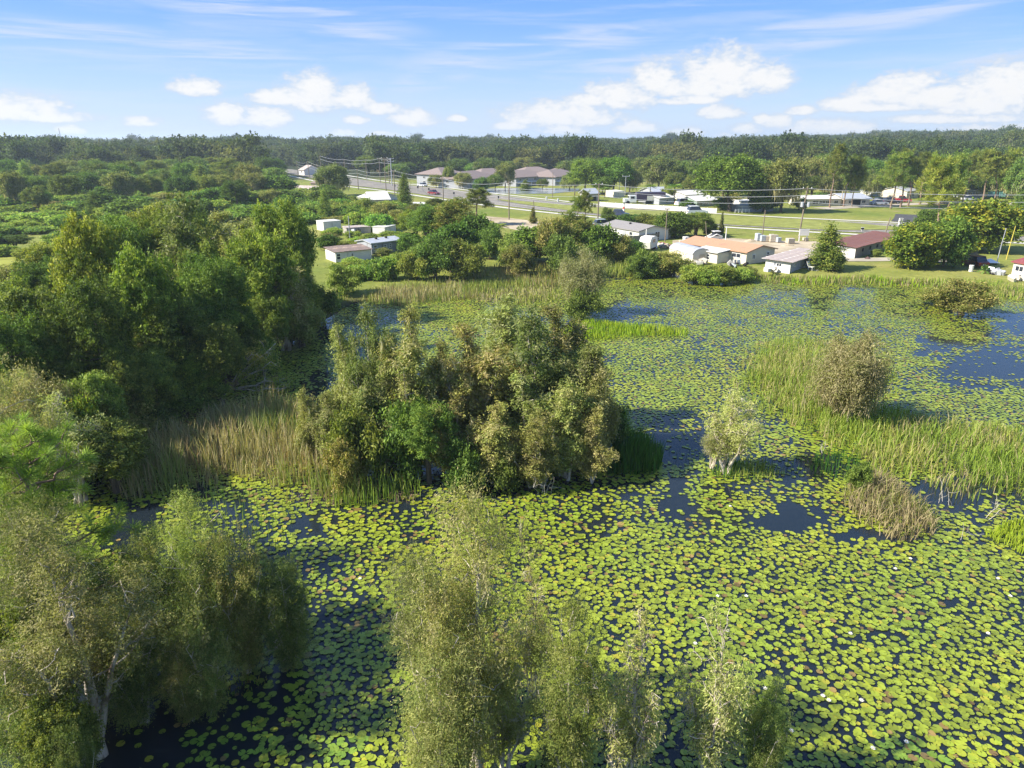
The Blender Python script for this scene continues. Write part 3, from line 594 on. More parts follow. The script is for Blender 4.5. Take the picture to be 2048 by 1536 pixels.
def mela(key, seed, H, Wd, n, per, L, lw, pal=OLIVE, nst=3, droop=.6, base=.25, cs=.20, tw=1, nb=70, moss=None, fat=1.0):
    """paperbark: several upright plumes of hanging foliage, each round its own stem"""
    rs = np.random.RandomState(seed + 500); r = Wd / 2; lobes = []; stems = []; npl = nst + 2
    for j in range(npl):
        a = j * 2.4 + seed; hj = H * (1.0 if j == 0 else rs.uniform(.55, .88)); q = r * (.12 if j == 0 else rs.uniform(.42, .62)); tx, ty = math.cos(a) * q, math.sin(a) * q
        if j < nst + 1: stems.append((rs.normal(0, .14), rs.normal(0, .14), tx, ty, hj * .84, .09 * H / 7 * (1 if j == 0 else .8)))
        b_ = base * rs.uniform(.8, 1.5); m = 7
        for i in range(m):
            f = b_ + (1 - b_) * (i + .5) / m; k = .55 + .6 * math.sin(math.pi * ((i + .8) / (m + .6)) ** .9); g_ = rs.uniform(.6, 1.3); o = r * .22 * rs.rand()
            an = rs.rand() * 6.28; w_ = r * .27 * k * g_ * fat * ((1.5 + 1.5 * f if 'near' in key else 1.1) if j == 0 else 1); lobes.append((tx * f ** 1.2 + math.cos(an) * o, ty * f ** 1.2 + math.sin(an) * o, hj * f, w_, w_, hj * .075 * rs.uniform(.8, 1.5)))
    build_tree(key, seed, H, stems, lobes, n, per, cs, L, lw, droop, pal, M_BARK, nb=nb, rb=.03, twigs=tw, skin=.5, moss=moss, flat=1.5)
# paperbarks close to the camera: fine leaves
mela('paperbark_near', 1, 9, 4.6, 2100, 38, .046, .0115, moss=(30, .7, .03))
mela('paperbark_near', 2, 8, 4.0, 1368, 38, .046, .0115, [(.10,.115,.038),(.135,.145,.05),(.165,.155,.09)], nst=2)
mela('paperbark_near', 3, 7, 3.6, 1299, 38, .046, .0115, [(.115,.13,.045),(.165,.17,.07),(.09,.11,.035)], nst=4, base=.12)
mela('paperbark_bare', 9, 9, 4.6, 1250, 38, .046, .0115, [(.11,.125,.04),(.16,.165,.06),(.17,.16,.09)], nst=5, base=.42, tw=2, nb=90)
mela('sapling_open', 4, 6, 3.0, 446, 26, .06, .015, [(.14,.165,.055),(.175,.18,.09)], nst=3, base=.3, tw=3, nb=110)
mela('sapling_open', 5, 6, 3.2, 403, 26, .06, .015, [(.13,.155,.05),(.175,.18,.09)], nst=4, base=.35, tw=4, nb=120)
GREENY = [(.075,.10,.03),(.105,.13,.04),(.135,.145,.055),(.055,.08,.022)]
mela('swamp_bush_near', 6, 5.2, 4.4, 1710, 36, .05, .014, GREENY, nst=5, base=.08, droop=.15, cs=.21)
mela('swamp_bush_near', 7, 5.0, 4.2, 1620, 36, .05, .014, [(.07,.095,.026),(.10,.12,.038),(.14,.14,.06)], nst=5, base=.08, droop=.2, cs=.21)
mela('cone_near', 8, 7.5, 3.6, 1436, 38, .046, .0115, [(.085,.11,.028),(.115,.14,.038),(.145,.155,.055)], nst=2, base=.1, droop=.35)
# mid-distance paperbarks
mela('paperbark', 11, 9, 4.8, 1000, 26, .10, .030, cs=.25, tw=1, nb=70, moss=(25, .9, .04))
mela('paperbark', 12, 8, 4.4, 920, 26, .10, .030, [(.12,.13,.052),(.15,.148,.078),(.135,.148,.05)], cs=.25, nst=2, tw=1, nb=60)
mela('paperbark', 13, 8, 4.6, 920, 26, .10, .030, [(.10,.122,.04),(.13,.148,.048),(.15,.15,.07)], cs=.25, nst=4, base=.15, tw=1, nb=70)
GREYM = [(.15,.15,.085),(.13,.14,.065),(.18,.175,.11),(.115,.13,.05)]
mela('grey_paperbark', 14, 8, 5.5, 1500, 26, .10, .026, GREYM, cs=.45, droop=1.1, nst=5, base=.36, tw=1, nb=90, moss=(200, 1.3, .03), fat=1.35)
def round_tree(key, seed, H, Wd, n, per, L, lw, pal, bark=None, base=.3, cs=.6, nst=1, droop=.1, skin=.33, nb=16, moss=None, lumps=20, up=.8, palw=None):
    rs = np.random.RandomState(seed + 900); r = Wd / 2; zc = H * (base + 1) / 2; hz = H * (1 - base) / 2; lobes = [(0, 0, zc, r * .5, r * .5, hz * .65)]
    for i in range(lumps):
        lo_ = -.55 if base > .1 else -.85; u = lo_ + (.95 - lo_) * (i + .5) / lumps; u = min(u, .93); a = i * 2.4 + rs.rand(); q = math.sqrt(max(0.06, 1 - u * u)) * r * .70
        s = r * rs.uniform(.20, .36); lobes.append((math.cos(a) * q, math.sin(a) * q, zc + u * hz * .72, s, s, s * .8 * min(1.4, hz / r)))
    stems = [(rs.normal(0, .1), rs.normal(0, .1), math.cos(j * 2.3) * r * .3, math.sin(j * 2.3) * r * .3, H * .8, .026 * H) for j in range(nst)]
    build_tree(key, seed, H, stems, lobes, n, per, cs, L, lw, droop, pal, bark or M_OAKBARK, skin=skin, nb=nb, rb=.09, flat=.8, moss=moss, up=up, palw=palw)
DKG = [(.050,.080,.018),(.070,.105,.022),(.095,.125,.026),(.040,.065,.016)]
round_tree('forest_tree', 21, 11, 7.5, 1500, 24, .11, .052, DKG, cs=.36, nst=2, base=.18)
round_tree('forest_tree', 22, 10, 7, 1400, 24, .12, .060, [(.075,.10,.024),(.115,.135,.032),(.055,.08,.018)], cs=.35, nst=3, base=.15, lumps=24)
round_tree('forest_tree', 23, 11, 6.5, 1400, 24, .12, .060, [(.055,.085,.022),(.085,.115,.026),(.13,.135,.045)], cs=.35, nst=2, base=.15, lumps=22)
round_tree('forest_tree', 24, 9, 7, 1400, 24, .12, .060, [(.085,.115,.020),(.13,.155,.028),(.06,.09,.018)], cs=.35, nst=2, base=.12, lumps=18)
round_tree('bush', 31, 3.2, 4, 620, 20, .10, .055, [(.06,.095,.022),(.09,.13,.03),(.04,.065,.016)], cs=.36, nst=3, base=.0, lumps=9)
round_tree('bush', 32, 3, 4, 600, 20, .10, .050, [(.09,.12,.028),(.13,.155,.04),(.06,.085,.02)], cs=.36, nst=3, base=.0, lumps=8)
round_tree('bush', 33, 3.4, 3.6, 600, 20, .10, .040, [(.10,.11,.035),(.16,.15,.06),(.08,.10,.025)], cs=.36, nst=4, base=.0, lumps=9)
VINE = [(.065,.13,.025),(.105,.175,.032),(.045,.085,.018),(.14,.20,.04)]
round_tree('vine_mound', 34, 3.0, 7, 760, 16, .20, .14, VINE, cs=.6, nst=2, base=.0, lumps=12, skin=.25, up=1.1)
round_tree('vine_mound', 35, 3.6, 6, 760, 16, .20, .14, [(.065,.12,.025),(.11,.16,.03),(.15,.19,.045)], cs=.6, nst=2, base=.0, lumps=10, skin=.25, up=1.1)
round_tree('oak', 41, 11, 10, 1300, 20, .24, .13, [(.045,.075,.018),(.065,.10,.022),(.09,.115,.03)], cs=.9, base=.2, moss=(60, 1.6, .09))
round_tree('oak', 42, 12, 11, 1300, 20, .24, .13, [(.055,.095,.018),(.085,.13,.022),(.04,.07,.014)], cs=.9, base=.15, lumps=24)
round_tree('oak', 43, 10, 9, 1200, 20, .24, .12, [(.085,.10,.035),(.115,.125,.045),(.06,.08,.025)], cs=.85, base=.2, moss=(120, 2.0, .10), lumps=12)
round_tree('lime_bush', 36, 3, 4, 620, 18, .11, .06, [(.11,.15,.03),(.15,.18,.04),(.08,.11,.025)], cs=.36, nst=3, base=.0, lumps=12)
round_tree('citrus', 44, 7, 6.5, 1300, 20, .17, .11, [(.155,.165,.022),(.10,.14,.022),(.04,.065,.012),(.06,.095,.016)], cs=.55, base=.0, lumps=26, skin=.25)
round_tree('broad_green', 45, 6, 6, 1100, 20, .20, .13, [(.05,.09,.018),(.075,.125,.024),(.035,.06,.013)], cs=.6, base=.05, lumps=12, skin=.3)
# narrow cypress, loose cedar
def cone_tree(key, seed, H, Wd, n, per, L, lw, pal, bark=None, base=.05, cs=.4):
    lobes = []
    for i in range(9):
        f = base + (.97 - base) * i / 8; rr = Wd / 2 * (1 - f) ** .7 * (1.0 if i else .7) + .12; lobes.append((0, 0, H * f, rr, rr, H * .1))
    build_tree(key, seed, H, [(0, 0, 0, 0, H * .95, .02 * H)], lobes, n, per, cs, L, lw, .0, pal, bark or M_OAKBARK, nb=14, rb=.04)
cone_tree('cypress', 51, 6, 1.8, 420, 20, .14, .05, [(.06,.075,.025),(.09,.085,.035)], cs=.25)
cone_tree('cedar', 52, 10, 5, 520, 20, .17, .08, [(.06,.10,.022),(.10,.13,.03)], cs=.6)
# pines: bare trunk, layered tufts
def pine(key, seed, H, Wd, tufts, per, L, lw, pal, base=.45, bark=None, r0=None):
    rs = np.random.RandomState(seed); tg = Geo(); cg = Geo(); k = 8; t = np.linspace(0, 1, k); lean = rs.normal(0, (.05 if H > 10 else .01) * H, 2)
    P = np.stack([lean[0] * t ** 2, lean[1] * t ** 2, -.3 + (H + .1) * t], -1); P[1:-1, :2] += rs.normal(0, .012 * H, (k - 2, 2)); r0 = r0 or .018 * H
    tg.tube(P, r0 * (1 - t * .8), 7); tips = []; outs = []; nbr = max(9, tufts // 7)
    for i in range(nbr):
        f = base + (1 - base) * (i / nbr) ** .9; p = np.array([np.interp(f, t, P[:, c]) for c in range(3)]); a = i * 2.4 + rs.rand() * .6
        ln = Wd / 2 * (1.05 - .75 * ((f - base) / (1 - base)) ** 1.6) * rs.uniform(.55, 1.1); d = np.array([math.cos(a), math.sin(a), .22 + .5 * (f - base)]); e = p + d * ln
        Q = limb(tg, rs, p, e, r0 * .35, .02, 4, 6, .25, -.05)
        for j in range(7):
            q = Q[rs.randint(2, 6)]; dd = unit(d * .5 + rs.normal(0, .7, 3) + [0, 0, .45]); ee = q + dd * Wd * .12 * rs.uniform(.5, 1.5); limb(tg, rs, q, ee, .02, .01, 3, 3, .2); tips.append(ee); outs.append(dd)
    C = np.array(tips); O = np.array(outs); m = len(C); pal = np.array(pal); cc = pal[rs.randint(0, len(pal), m)] * rs.uniform(.8, 1.2, m)[:, None]
    idx = np.repeat(np.arange(m), per); n = len(idx); a = unit(O[idx] * .55 + rs.normal(0, .62, (n, 3)) + np.array([0, 0, .15])); l = L * rs.uniform(.6, 1.15, n)[:, None]
    s_ = C[idx] - O[idx] * rs.uniform(0, 1, n)[:, None] * L * .9; b = unit(np.cross(a, rs.normal(0, 1, (n, 3)))) * lw
    V = np.stack([s_ - b * .5, s_ + a * l * .7 - b, s_ + a * l, s_ + a * l * .7 + b], 1); cg.add(V.reshape(-1, 3), np.arange(n * 4).reshape(-1, 4), cc[idx] * rs.uniform(.75, 1.25, n)[:, None])
    trunk = tg.mesh('trunk', bark or M_PINEBARK, True); crown = cg.mesh('crown', M_LEAF); PROTO.setdefault(key, []).append((trunk, crown, H * 1.03, Wd))
pine('pine_near', 61, 9, 4.4, 230, 130, .34, .008, [(.085,.145,.03),(.11,.17,.035),(.065,.115,.025)], base=.35)
PG = [(.065,.092,.024),(.085,.115,.028),(.11,.13,.034)]
pine('tall_pine', 62, 15, 7.5, 170, 50, .85, .045, PG, base=.5); pine('tall_pine', 63, 16, 7, 150, 50, .85, .045, PG, base=.58); pine('tall_pine', 64, 13, 8, 170, 50, .95, .05, [(.075,.11,.025),(.115,.14,.032)], base=.42)
# palms and banana plants
def palm(key, seed, H, nf, fl, pal, bark=None, upr=.6, lw=.05, r0=.16):
    rs = np.random.RandomState(seed); tg = Geo(); cg = Geo(); t = np.linspace(0, 1, 6); P = np.stack([.3 * t ** 2, 0 * t, -.2 + (H - fl * .3) * t], -1); tg.tube(P, r0 * (1 - .3 * t), 7); top = P[-1]
    for i in range(nf):
        a = i * 2.4; el = upr * (1 - 1.5 * i / nf) + .25; d = np.array([math.cos(a) * math.cos(el), math.sin(a) * math.cos(el), math.sin(el)]); side = np.array([-math.sin(a), math.cos(a), 0]); c = np.array(pal[i % len(pal)])
        u = np.linspace(0.08, 1, 13)[:, None]; Q = top + d * u * fl + np.array([0, 0, -1]) * (u ** 2) * fl * .5
        for sg in (1, -1):
            w = fl * .32 * np.sin(np.clip(u * 3.0, 0.3, 3.0)) ; e = Q + side * sg * w + d * fl * .12 + np.array([0, 0, -.3]) * w; V = np.stack([Q, Q + d * lw * 1.3 - [0, 0, .01], e, Q - d * lw], 1)
            cg.add(V.reshape(-1, 3), np.arange(13 * 4).reshape(-1, 4), c * rs.uniform(.8, 1.2, 13)[:, None])
    PROTO.setdefault(key, []).append((tg.mesh('trunk', bark or M_OAKBARK, True), cg.mesh('crown', M_LEAF), H + fl * .25, fl * 1.7))
palm('palm', 71, 6, 22, 2.4, [(.06,.10,.022),(.09,.125,.028)], lw=.10)
palm('banana_plant', 72, 1.6, 12, 2.4, [(.07,.11,.03),(.10,.14,.04)], upr=1.1, lw=.28, r0=.12)
def far_meshes():
    out = []
    for i, (H, Wd, pal) in enumerate(((13, 12, [(.040,.062,.020),(.055,.082,.024)]), (12, 10, [(.055,.075,.022),(.080,.095,.030)]), (14, 9, [(.035,.055,.020),(.050,.075,.022)]), (11, 11, [(.070,.085,.030),(.095,.105,.036)]))):
        rs = np.random.RandomState(80 + i); g = Geo(); r = Wd / 2; lobes = [(0, 0, H * .55, r * .7, r * .7, H * .36)]
        for j in range(7):
            a = j * 2.4; q = r * .55; lobes.append((math.cos(a) * q, math.sin(a) * q, H * (.4 + .07 * j), r * .38, r * .38, r * .32))
        C, o = lobes_points(rs, lobes, 230, .3); leaves(g, rs, C, o, 9, 1.1, .48, .34, 0, np.array(pal) * .68, up=.8)
        g.tube([(0, 0, -1), (0, 0, H * .5)], [.3, .2], 4, col=(.1, .08, .06)); out.append(g.mesh('far_tree', M_LEAF))
    return out
FAR = far_meshes()

TREES = []
def plant(key, P, H, Wd, label, cat='tree', group=None, var=None, rz=None, name=None):
    L = PROTO[key]; i = (var if var is not None else len(TREES)) % len(L); tm, cm, ph, pw = L[i]
    rz = rz if rz is not None else (len(TREES) * 2.399) % 6.283
    nm = name or {'pine_near': 'pine_tree', 'tall_pine': 'pine_tree', 'bush': 'bush', 'lime_bush': 'bush', 'vine_mound': 'vine_mound', 'oak': 'oak_tree', 'palm': 'palm_tree', 'banana_plant': 'banana_plant', 'citrus': 'citrus_tree', 'cypress': 'cypress_tree', 'cedar': 'cedar_tree',
                  'forest_tree': 'swamp_tree', 'broad_green': 'leafy_tree', 'swamp_bush_near': 'willow_bush'}.get(key, 'paperbark_tree')
    z = P.z if P.z else max(zland(P.x, P.y), -.05)
    e = thing(nm, label, cat, (P.x, P.y, z), rz, group, (Wd / pw, Wd / pw, (H - z) / ph))
    link('trunk', tm, e); link('crown', cm, e); TREES.append(e); return e
def tree(key, u, v, top, w, label, z=0.0, at=.6, **k):
    P = G(u, v, z); H = height_at(P, top); P.z = 0; P.x = (u - 1024) / FPX * (P.y * math.cos(PITCH) + (CAM_H - H * at) * math.sin(PITCH))
    return plant(key, P, max(H, .8), span(P, w, max(H, 1) * .6), label, **k)

# ---------------------------------------------------------------- trees one can tell apart, near to far
GF = 'foreground paperbark trees and saplings'
FORE = [  # key, u, v(base), v(top), width, label, variant
 ('paperbark_near', 945, 1560, 1000, 265, 'tallest paperbark at the bottom middle with rounded olive top', 0),
 ('paperbark_near', 845, 1440, 1115, 165, 'leaning paperbark with brownish crown left of the tallest foreground tree', 1),
 ('paperbark_near', 885, 1640, 1310, 220, 'broad low paperbark filling the bottom middle below the tallest one', 2),
 ('sapling_open', 1012, 1540, 1330, 130, 'thin pale trunked sapling close right of the tallest foreground tree', 0),
 ('sapling_open', 1068, 1400, 1165, 100, 'small hanging sapling crown over the pads right of the tallest tree', 1),
 ('cone_near', 1135, 1620, 1225, 175, 'dense green cone shaped paperbark at the bottom right of middle', 0),
 ('sapling_open', 1262, 1600, 1255, 165, 'sparse grey sapling with pale forked trunks right of the cone shaped tree', 1),
 ('sapling_open', 1440, 1590, 1262, 175, 'open paperbark sapling standing alone in the pads at the bottom', 0),
 ('swamp_bush_near', 1532, 1600, 1385, 110, 'small leafy bush beside the open sapling at the bottom', 0),
 ('paperbark_bare', 205, 1500, 1060, 330, 'multi stemmed paperbark with pale trunks at the bottom left', 2),
 ('paperbark_near', 60, 1440, 1030, 210, 'tall grey green paperbark at the left edge behind the pale trunks', 1),
 ('pine_near', 75, 1330, 890, 250, 'bright green pine with tufted needles at the left edge', 0),
 ('paperbark_near', 30, 1180, 735, 230, 'brown twiggy paperbark at the left edge above the pine', 0),
 ('sapling_open', 130, 1010, 780, 150, 'dead looking brown crown with bare limbs behind the pine', 1),
 ('forest_tree', 215, 985, 850, 170, 'dark bush on the left bank right of the pine', 1),
 ('cone_near', 385, 1340, 1010, 150, 'slender spire of green willow at left above the swamp bushes', 0),
 ('swamp_bush_near', 300, 1340, 1085, 180, 'leafy swamp bush left of the slender green spire', 0),
 ('swamp_bush_near', 475, 1340, 1085, 190, 'leafy swamp bush right of the slender green spire', 1),
 ('swamp_bush_near', 565, 1330, 1140, 150, 'lower swamp bush leaning over the pads at the end of the row', 0),
 ('swamp_bush_near', 400, 1420, 1210, 200, 'yellow green bush in front of the slender green spire', 1),
 ('swamp_bush_near', 255, 1440, 1230, 190, 'shaded bush right beside the pale multi stemmed trunks', 0),
 ('swamp_bush_near', 40, 1560, 1330, 200, 'dark bush in the bottom left corner below the paperbarks', 1),
 ('swamp_bush_near', 150, 1640, 1480, 110, 'small bright bush poking up at the bottom left edge', 0),
 ('swamp_bush_near', 360, 1440, 1290, 140, 'low bush over the little grassy bank at lower left', 1),
 ('swamp_bush_near', 150, 1250, 1090, 180, 'dark leafy bush below the pine beside the swamp water', 0),
 ('forest_tree', 120, 1600, 1420, 150, 'dark undergrowth bush in the bottom left corner beside the pale trunks', 1),
 ('forest_tree', 20, 1480, 1240, 170, 'dark undergrowth bush at the left edge below the paperbarks', 3),
 ('sapling_open', 150, 1380, 1130, 160, 'wispy sapling between the pine and the pale trunks', 0),
]
for key, u, v, t, w, lab, var in FORE: tree(key, u, v, t - (0 if v < 1300 else 22), w * (1.25 if 'pine' in key else .74 if 'swamp' in key else .92), lab, group=GF, var=var, at=0 if 'pale trunks at the bottom' in lab else .6)
tree('grey_paperbark', 60, 985, 745, 170, 'broad brownish weeping crown at the left edge above the pine', var=0)
tree('grey_paperbark', 130, 955, 770, 110, 'smaller brownish crown between the weeping crown and the yellow leafed tree', var=0)
tree('citrus', 160, 960, 800, 80, 'yellow leafed small tree behind the dead looking brown crown', var=0, name='yellow_leafed_tree')
CL = 'paperbarks of the central thicket'
CLUMP = [
 ('paperbark', 690, 905, 665, 105, 'outermost tall tree at the upper left of the central thicket', 1),
 ('paperbark', 742, 925, 640, 105, 'narrow greenish tree at upper left of the central thicket', 2),
 ('paperbark', 822, 935, 622, 150, 'tallest brown topped tree in the left half of the thicket', 0),
 ('paperbark', 775, 890, 690, 90, 'yellowish slim tree between the two left peaks of the thicket', 2),
 ('paperbark', 880, 915, 700, 100, 'brown tree just right of the left peak of the thicket', 1),
 ('paperbark', 945, 925, 655, 165, 'greyish broad tree in the middle of the central thicket', 0),
 ('paperbark', 1005, 868, 607, 180, 'hazy olive crown at the top middle of the thicket', 1),
 ('paperbark', 1075, 905, 648, 170, 'broad olive tree right of the thicket centre with dark trunk', 2),
 ('paperbark', 1120, 850, 612, 140, 'rear crown at the top right of the central thicket', 0),
 ('paperbark', 1165, 925, 690, 140, 'brownish crown on the right shoulder of the thicket', 0),
 ('paperbark', 1195, 930, 720, 110, 'outermost tree on the right side of the central thicket', 1),
 ('paperbark', 1050, 940, 745, 140, 'pale wispy tree low in the middle right of the thicket', 0),
 ('paperbark', 905, 955, 775, 140, 'grey wispy tree with bare limbs low left of centre in the thicket', 0),
 ('paperbark', 1130, 955, 790, 130, 'front tree of the thicket with light stems above the dark water', 2),
 ('paperbark', 1185, 965, 830, 110, 'low front tree at the right corner of the thicket', 1),
 ('paperbark', 990, 965, 815, 130, 'front tree with hanging foliage at the middle of the thicket', 0),
 ('paperbark', 1070, 975, 850, 110, 'lowest front tree leaning over the pads below the thicket', 2),
 ('bush', 720, 955, 800, 140, 'bright green bush at the left foot of the thicket', 1),
 ('bush', 800, 955, 800, 130, 'leafy green bush left of centre in the thicket front', 0),
 ('forest_tree', 855, 968, 800, 130, 'dark leafy tree at the front left of the thicket', 0),
 ('bush', 930, 975, 870, 110, 'dark round bush at the waterline of the thicket', 0),
 ('bush', 1010, 978, 905, 90, 'small green bush at the waterline under the thicket middle', 1),
 ('bush', 1215, 900, 800, 100, 'dark bush at the right edge of the thicket beside the shaded reeds', 0),
 ('paperbark', 655, 930, 790, 90, 'small grey tree in the cattails left of the thicket', 0),
 ('paperbark', 612, 925, 790, 75, 'leaning thin tree rising from the brown cattails', 1),
 ('paperbark', 760, 945, 740, 110, 'grey twiggy crown with dead brush in the left thicket', 0),
 ('paperbark', 1030, 880, 690, 120, 'mid thicket crown with bare white limbs', 0),
 ('paperbark', 960, 905, 730, 100, 'inner crown with pale crooked trunk left of the thicket centre', 1),
 ('bush', 690, 985, 880, 90, 'olive bush in the reeds below the left thicket', 2),
]
for key, u, v, t, w, lab, var in CLUMP: tree(key, u, v, t - (12 + (var - 1) * 14 if key == 'paperbark' else 0), w * .92, lab, group=CL, var=var)
tree('grey_paperbark', 1166, 628, 500, 92, 'lone grey paperbark with hanging wisps behind the central thicket', var=0)
tree('bush', 1168, 640, 580, 70, 'dark green bush round the foot of the lone grey paperbark', cat='bush', var=0)
tree('grey_paperbark', 1712, 842, 668, 158, 'rounded weeping paperbark with pale trunks in the right marsh', var=0)
tree('sapling_open', 1465, 945, 772, 118, 'slim airy paperbark standing in the channel with reeds at its foot', var=0)
tree('sapling_open', 1432, 938, 830, 60, 'short companion stem left of the slim airy paperbark', var=1)
tree('bush', 1720, 985, 925, 46, 'low ash green bush on the grassy tussock island', var=0, cat='bush')
tree('bush', 1930, 628, 562, 110, 'dark shrubby clump in the water near the right bank', cat='bush', var=2, name='bush')
tree('bush', 1880, 612, 575, 70, 'smaller grey shrub left of the dark clump near the right bank', cat='bush', var=2)
# fallen tree at the left bank
def fallen():
    P = G(452, 780); e = thing('fallen_tree', 'fallen pale tree lying over the dark water at the left bank', 'fallen tree', (P.x, P.y, 0)); rs = np.random.RandomState(3); g = Geo(); tips = []
    for ex, ey, ez, r in ((3.2, .8, 1.9, .14), (4.2, .3, .8, .10), (3.6, 1.0, 3.2, .08), (2.2, -.2, 2.7, .07), (4.4, -.4, .3, .07)):
        Q = limb(g, rs, (0, 0, -.1), (ex, ey, ez), r, .03, 6, 7, .18)
        for _ in range(12):
            q = Q[rs.randint(3, 7)]; t = q + unit(rs.normal(0, 1, 3) + [.4, 0, .4]) * rs.uniform(.4, 1.2); limb(g, rs, q, t, .025, .008, 4, 4, .3); tips.append(t)
    part('trunk', g, M_BARK, e, smooth=True); c = Geo(); T = np.array(tips); o = unit(rs.normal(0, 1, T.shape) + [0, 0, .5])
    leaves(c, rs, np.repeat(T, 3, 0) + rs.normal(0, .25, (len(T) * 3, 3)), np.repeat(o, 3, 0), 20, .3, .09, .03, .3, [(.12,.16,.035),(.17,.17,.06)]); part('crown', c, M_LEAF, e)
fallen()
def snag(u, v, h, n, lab, seed):
    P = G(u, v); rs = np.random.RandomState(seed); g = Geo()
    for i in range(n):
        b = rs.normal(0, .25, 3) * [1, 1, 0]; t = b + [rs.normal(0, .3), rs.normal(0, .3), h * rs.uniform(.6, 1)]; Q = limb(g, rs, b + [0, 0, -.2], t, .016, .008, 4, 5, .25)
        for _ in range(3): q = Q[rs.randint(2, 4)]; limb(g, rs, q, q + unit(rs.normal(0, 1, 3) + [0, 0, .8]) * .45 * h, .008, .004, 3, 3, .2)
    e = thing('dead_shrub', lab, 'dead shrub', (P.x, P.y, 0)); part('stem', g, mat('dead_wood', (.46,.42,.36), .9, var=.2), e)
snag(1885, 1010, 1.2, 3, 'bare white twiggy shrub in the channel, leftmost of the pair', 1); snag(1970, 1035, 1.2, 3, 'bare white twiggy shrub in the channel, rightmost of the pair', 2)
snag(1935, 1080, 1.2, 2, 'thin dead stems among pads below the two white shrubs', 3); snag(1640, 905, .8, 2, 'short dead sticks standing in the channel left of the tussock', 5)
snag(1085, 985, 1.5, 5, 'bleached dead branches at the waterline below the thicket', 7); snag(760, 800, 2.6, 6, 'grey dead brush rising in the left half of the thicket', 8)

# left shore wood: hand-set canopy first, then filled in
LW = 'trees of the dark wood on the left bank'
WOOD = [
 (60, 830, 560, 230), (190, 740, 452, 190), (110, 700, 500, 180), (290, 800, 480, 200), (190, 860, 560, 200), (370, 690, 415, 190), (430, 760, 520, 190), (350, 800, 590, 200), (520, 700, 445, 190),
 (565, 640, 420, 160), (600, 610, 455, 100), (470, 660, 450, 180), (560, 690, 520, 170), (250, 680, 455, 170), (20, 760, 540, 190), (430, 800, 620, 150), (300, 850, 690, 150), (110, 880, 690, 190), (390, 810, 690, 120),
 (30, 900, 620, 200), (190, 920, 760, 150), (610, 660, 560, 90), (540, 720, 600, 110), (320, 640, 425, 170), (430, 620, 405, 170), (110, 640, 485, 170), (510, 610, 430, 150), (-60, 800, 560, 250), (-80, 900, 640, 240), (480, 745, 600, 120), (590, 665, 530, 100), (250, 870, 720, 140), (150, 800, 620, 150), (240, 760, 560, 150), (320, 720, 500, 150), (410, 700, 500, 140), (480, 690, 540, 130), (540, 650, 480, 130), (70, 760, 620, 150), (330, 660, 440, 130), (220, 640, 470, 130), (20, 660, 520, 150), (400, 640, 440, 130), (480, 640, 470, 130), (260, 820, 640, 130), (360, 770, 640, 120), (430, 740, 590, 110), (580, 620, 440, 110)]
ADJ = ['dark', 'olive', 'rough', 'dense', 'sunlit', 'shaded', 'bushy', 'dull green', 'mossy', 'fresh green']
rs0 = random.Random(5)
WOODSORT = sorted(WOOD)
for i, (u, v, t, w) in enumerate(WOODSORT):
    row = 'at the skyline' if t < 500 else 'halfway down' if t < 600 else 'by the waterline'
    same = [q for q in WOODSORT if ('s' if q[2] < 500 else 'h' if q[2] < 600 else 'w') == ('s' if t < 500 else 'h' if t < 600 else 'w')]; k = same.index((u, v, t, w)) + 1
    ordn = ['first','second','third','fourth','fifth','sixth','seventh','eighth','ninth','tenth','eleventh','twelfth','thirteenth','fourteenth','fifteenth','sixteenth','seventeenth','eighteenth','nineteenth','twentieth','twenty first','twenty second','twenty third'][k - 1]
    tree('paperbark' if i % 4 == 2 else 'forest_tree', u, v, t + rs0.uniform(-22, 22), w * .74, '%s tree from the left %s of the dark bank wood' % (ordn, row), z=.4, group=LW, var=i, name='swamp_tree')
for i, (u, v, t, w, lab) in enumerate([(645, 640, 575, 70, 'green bush on the bank right of the dark wood'), (690, 590, 530, 70, 'olive bush by the small inlet at the end of the wood'), (600, 690, 600, 90, 'round bush at the waterline below the wood edge'), (330, 850, 770, 110, 'low bush at the waterline near the brown cattails'),
    (400, 815, 745, 100, 'low bush in the shade above the cattails'), (250, 880, 790, 120, 'thick bush at the corner of the shaded inlet'), (520, 740, 655, 70, 'small bush left of the fallen tree crown'), (700, 560, 545, 60, 'low yellowish bush beyond the little inlet')]):
    tree('bush', u, v, t, w, lab, z=.2, cat='bush', var=i)

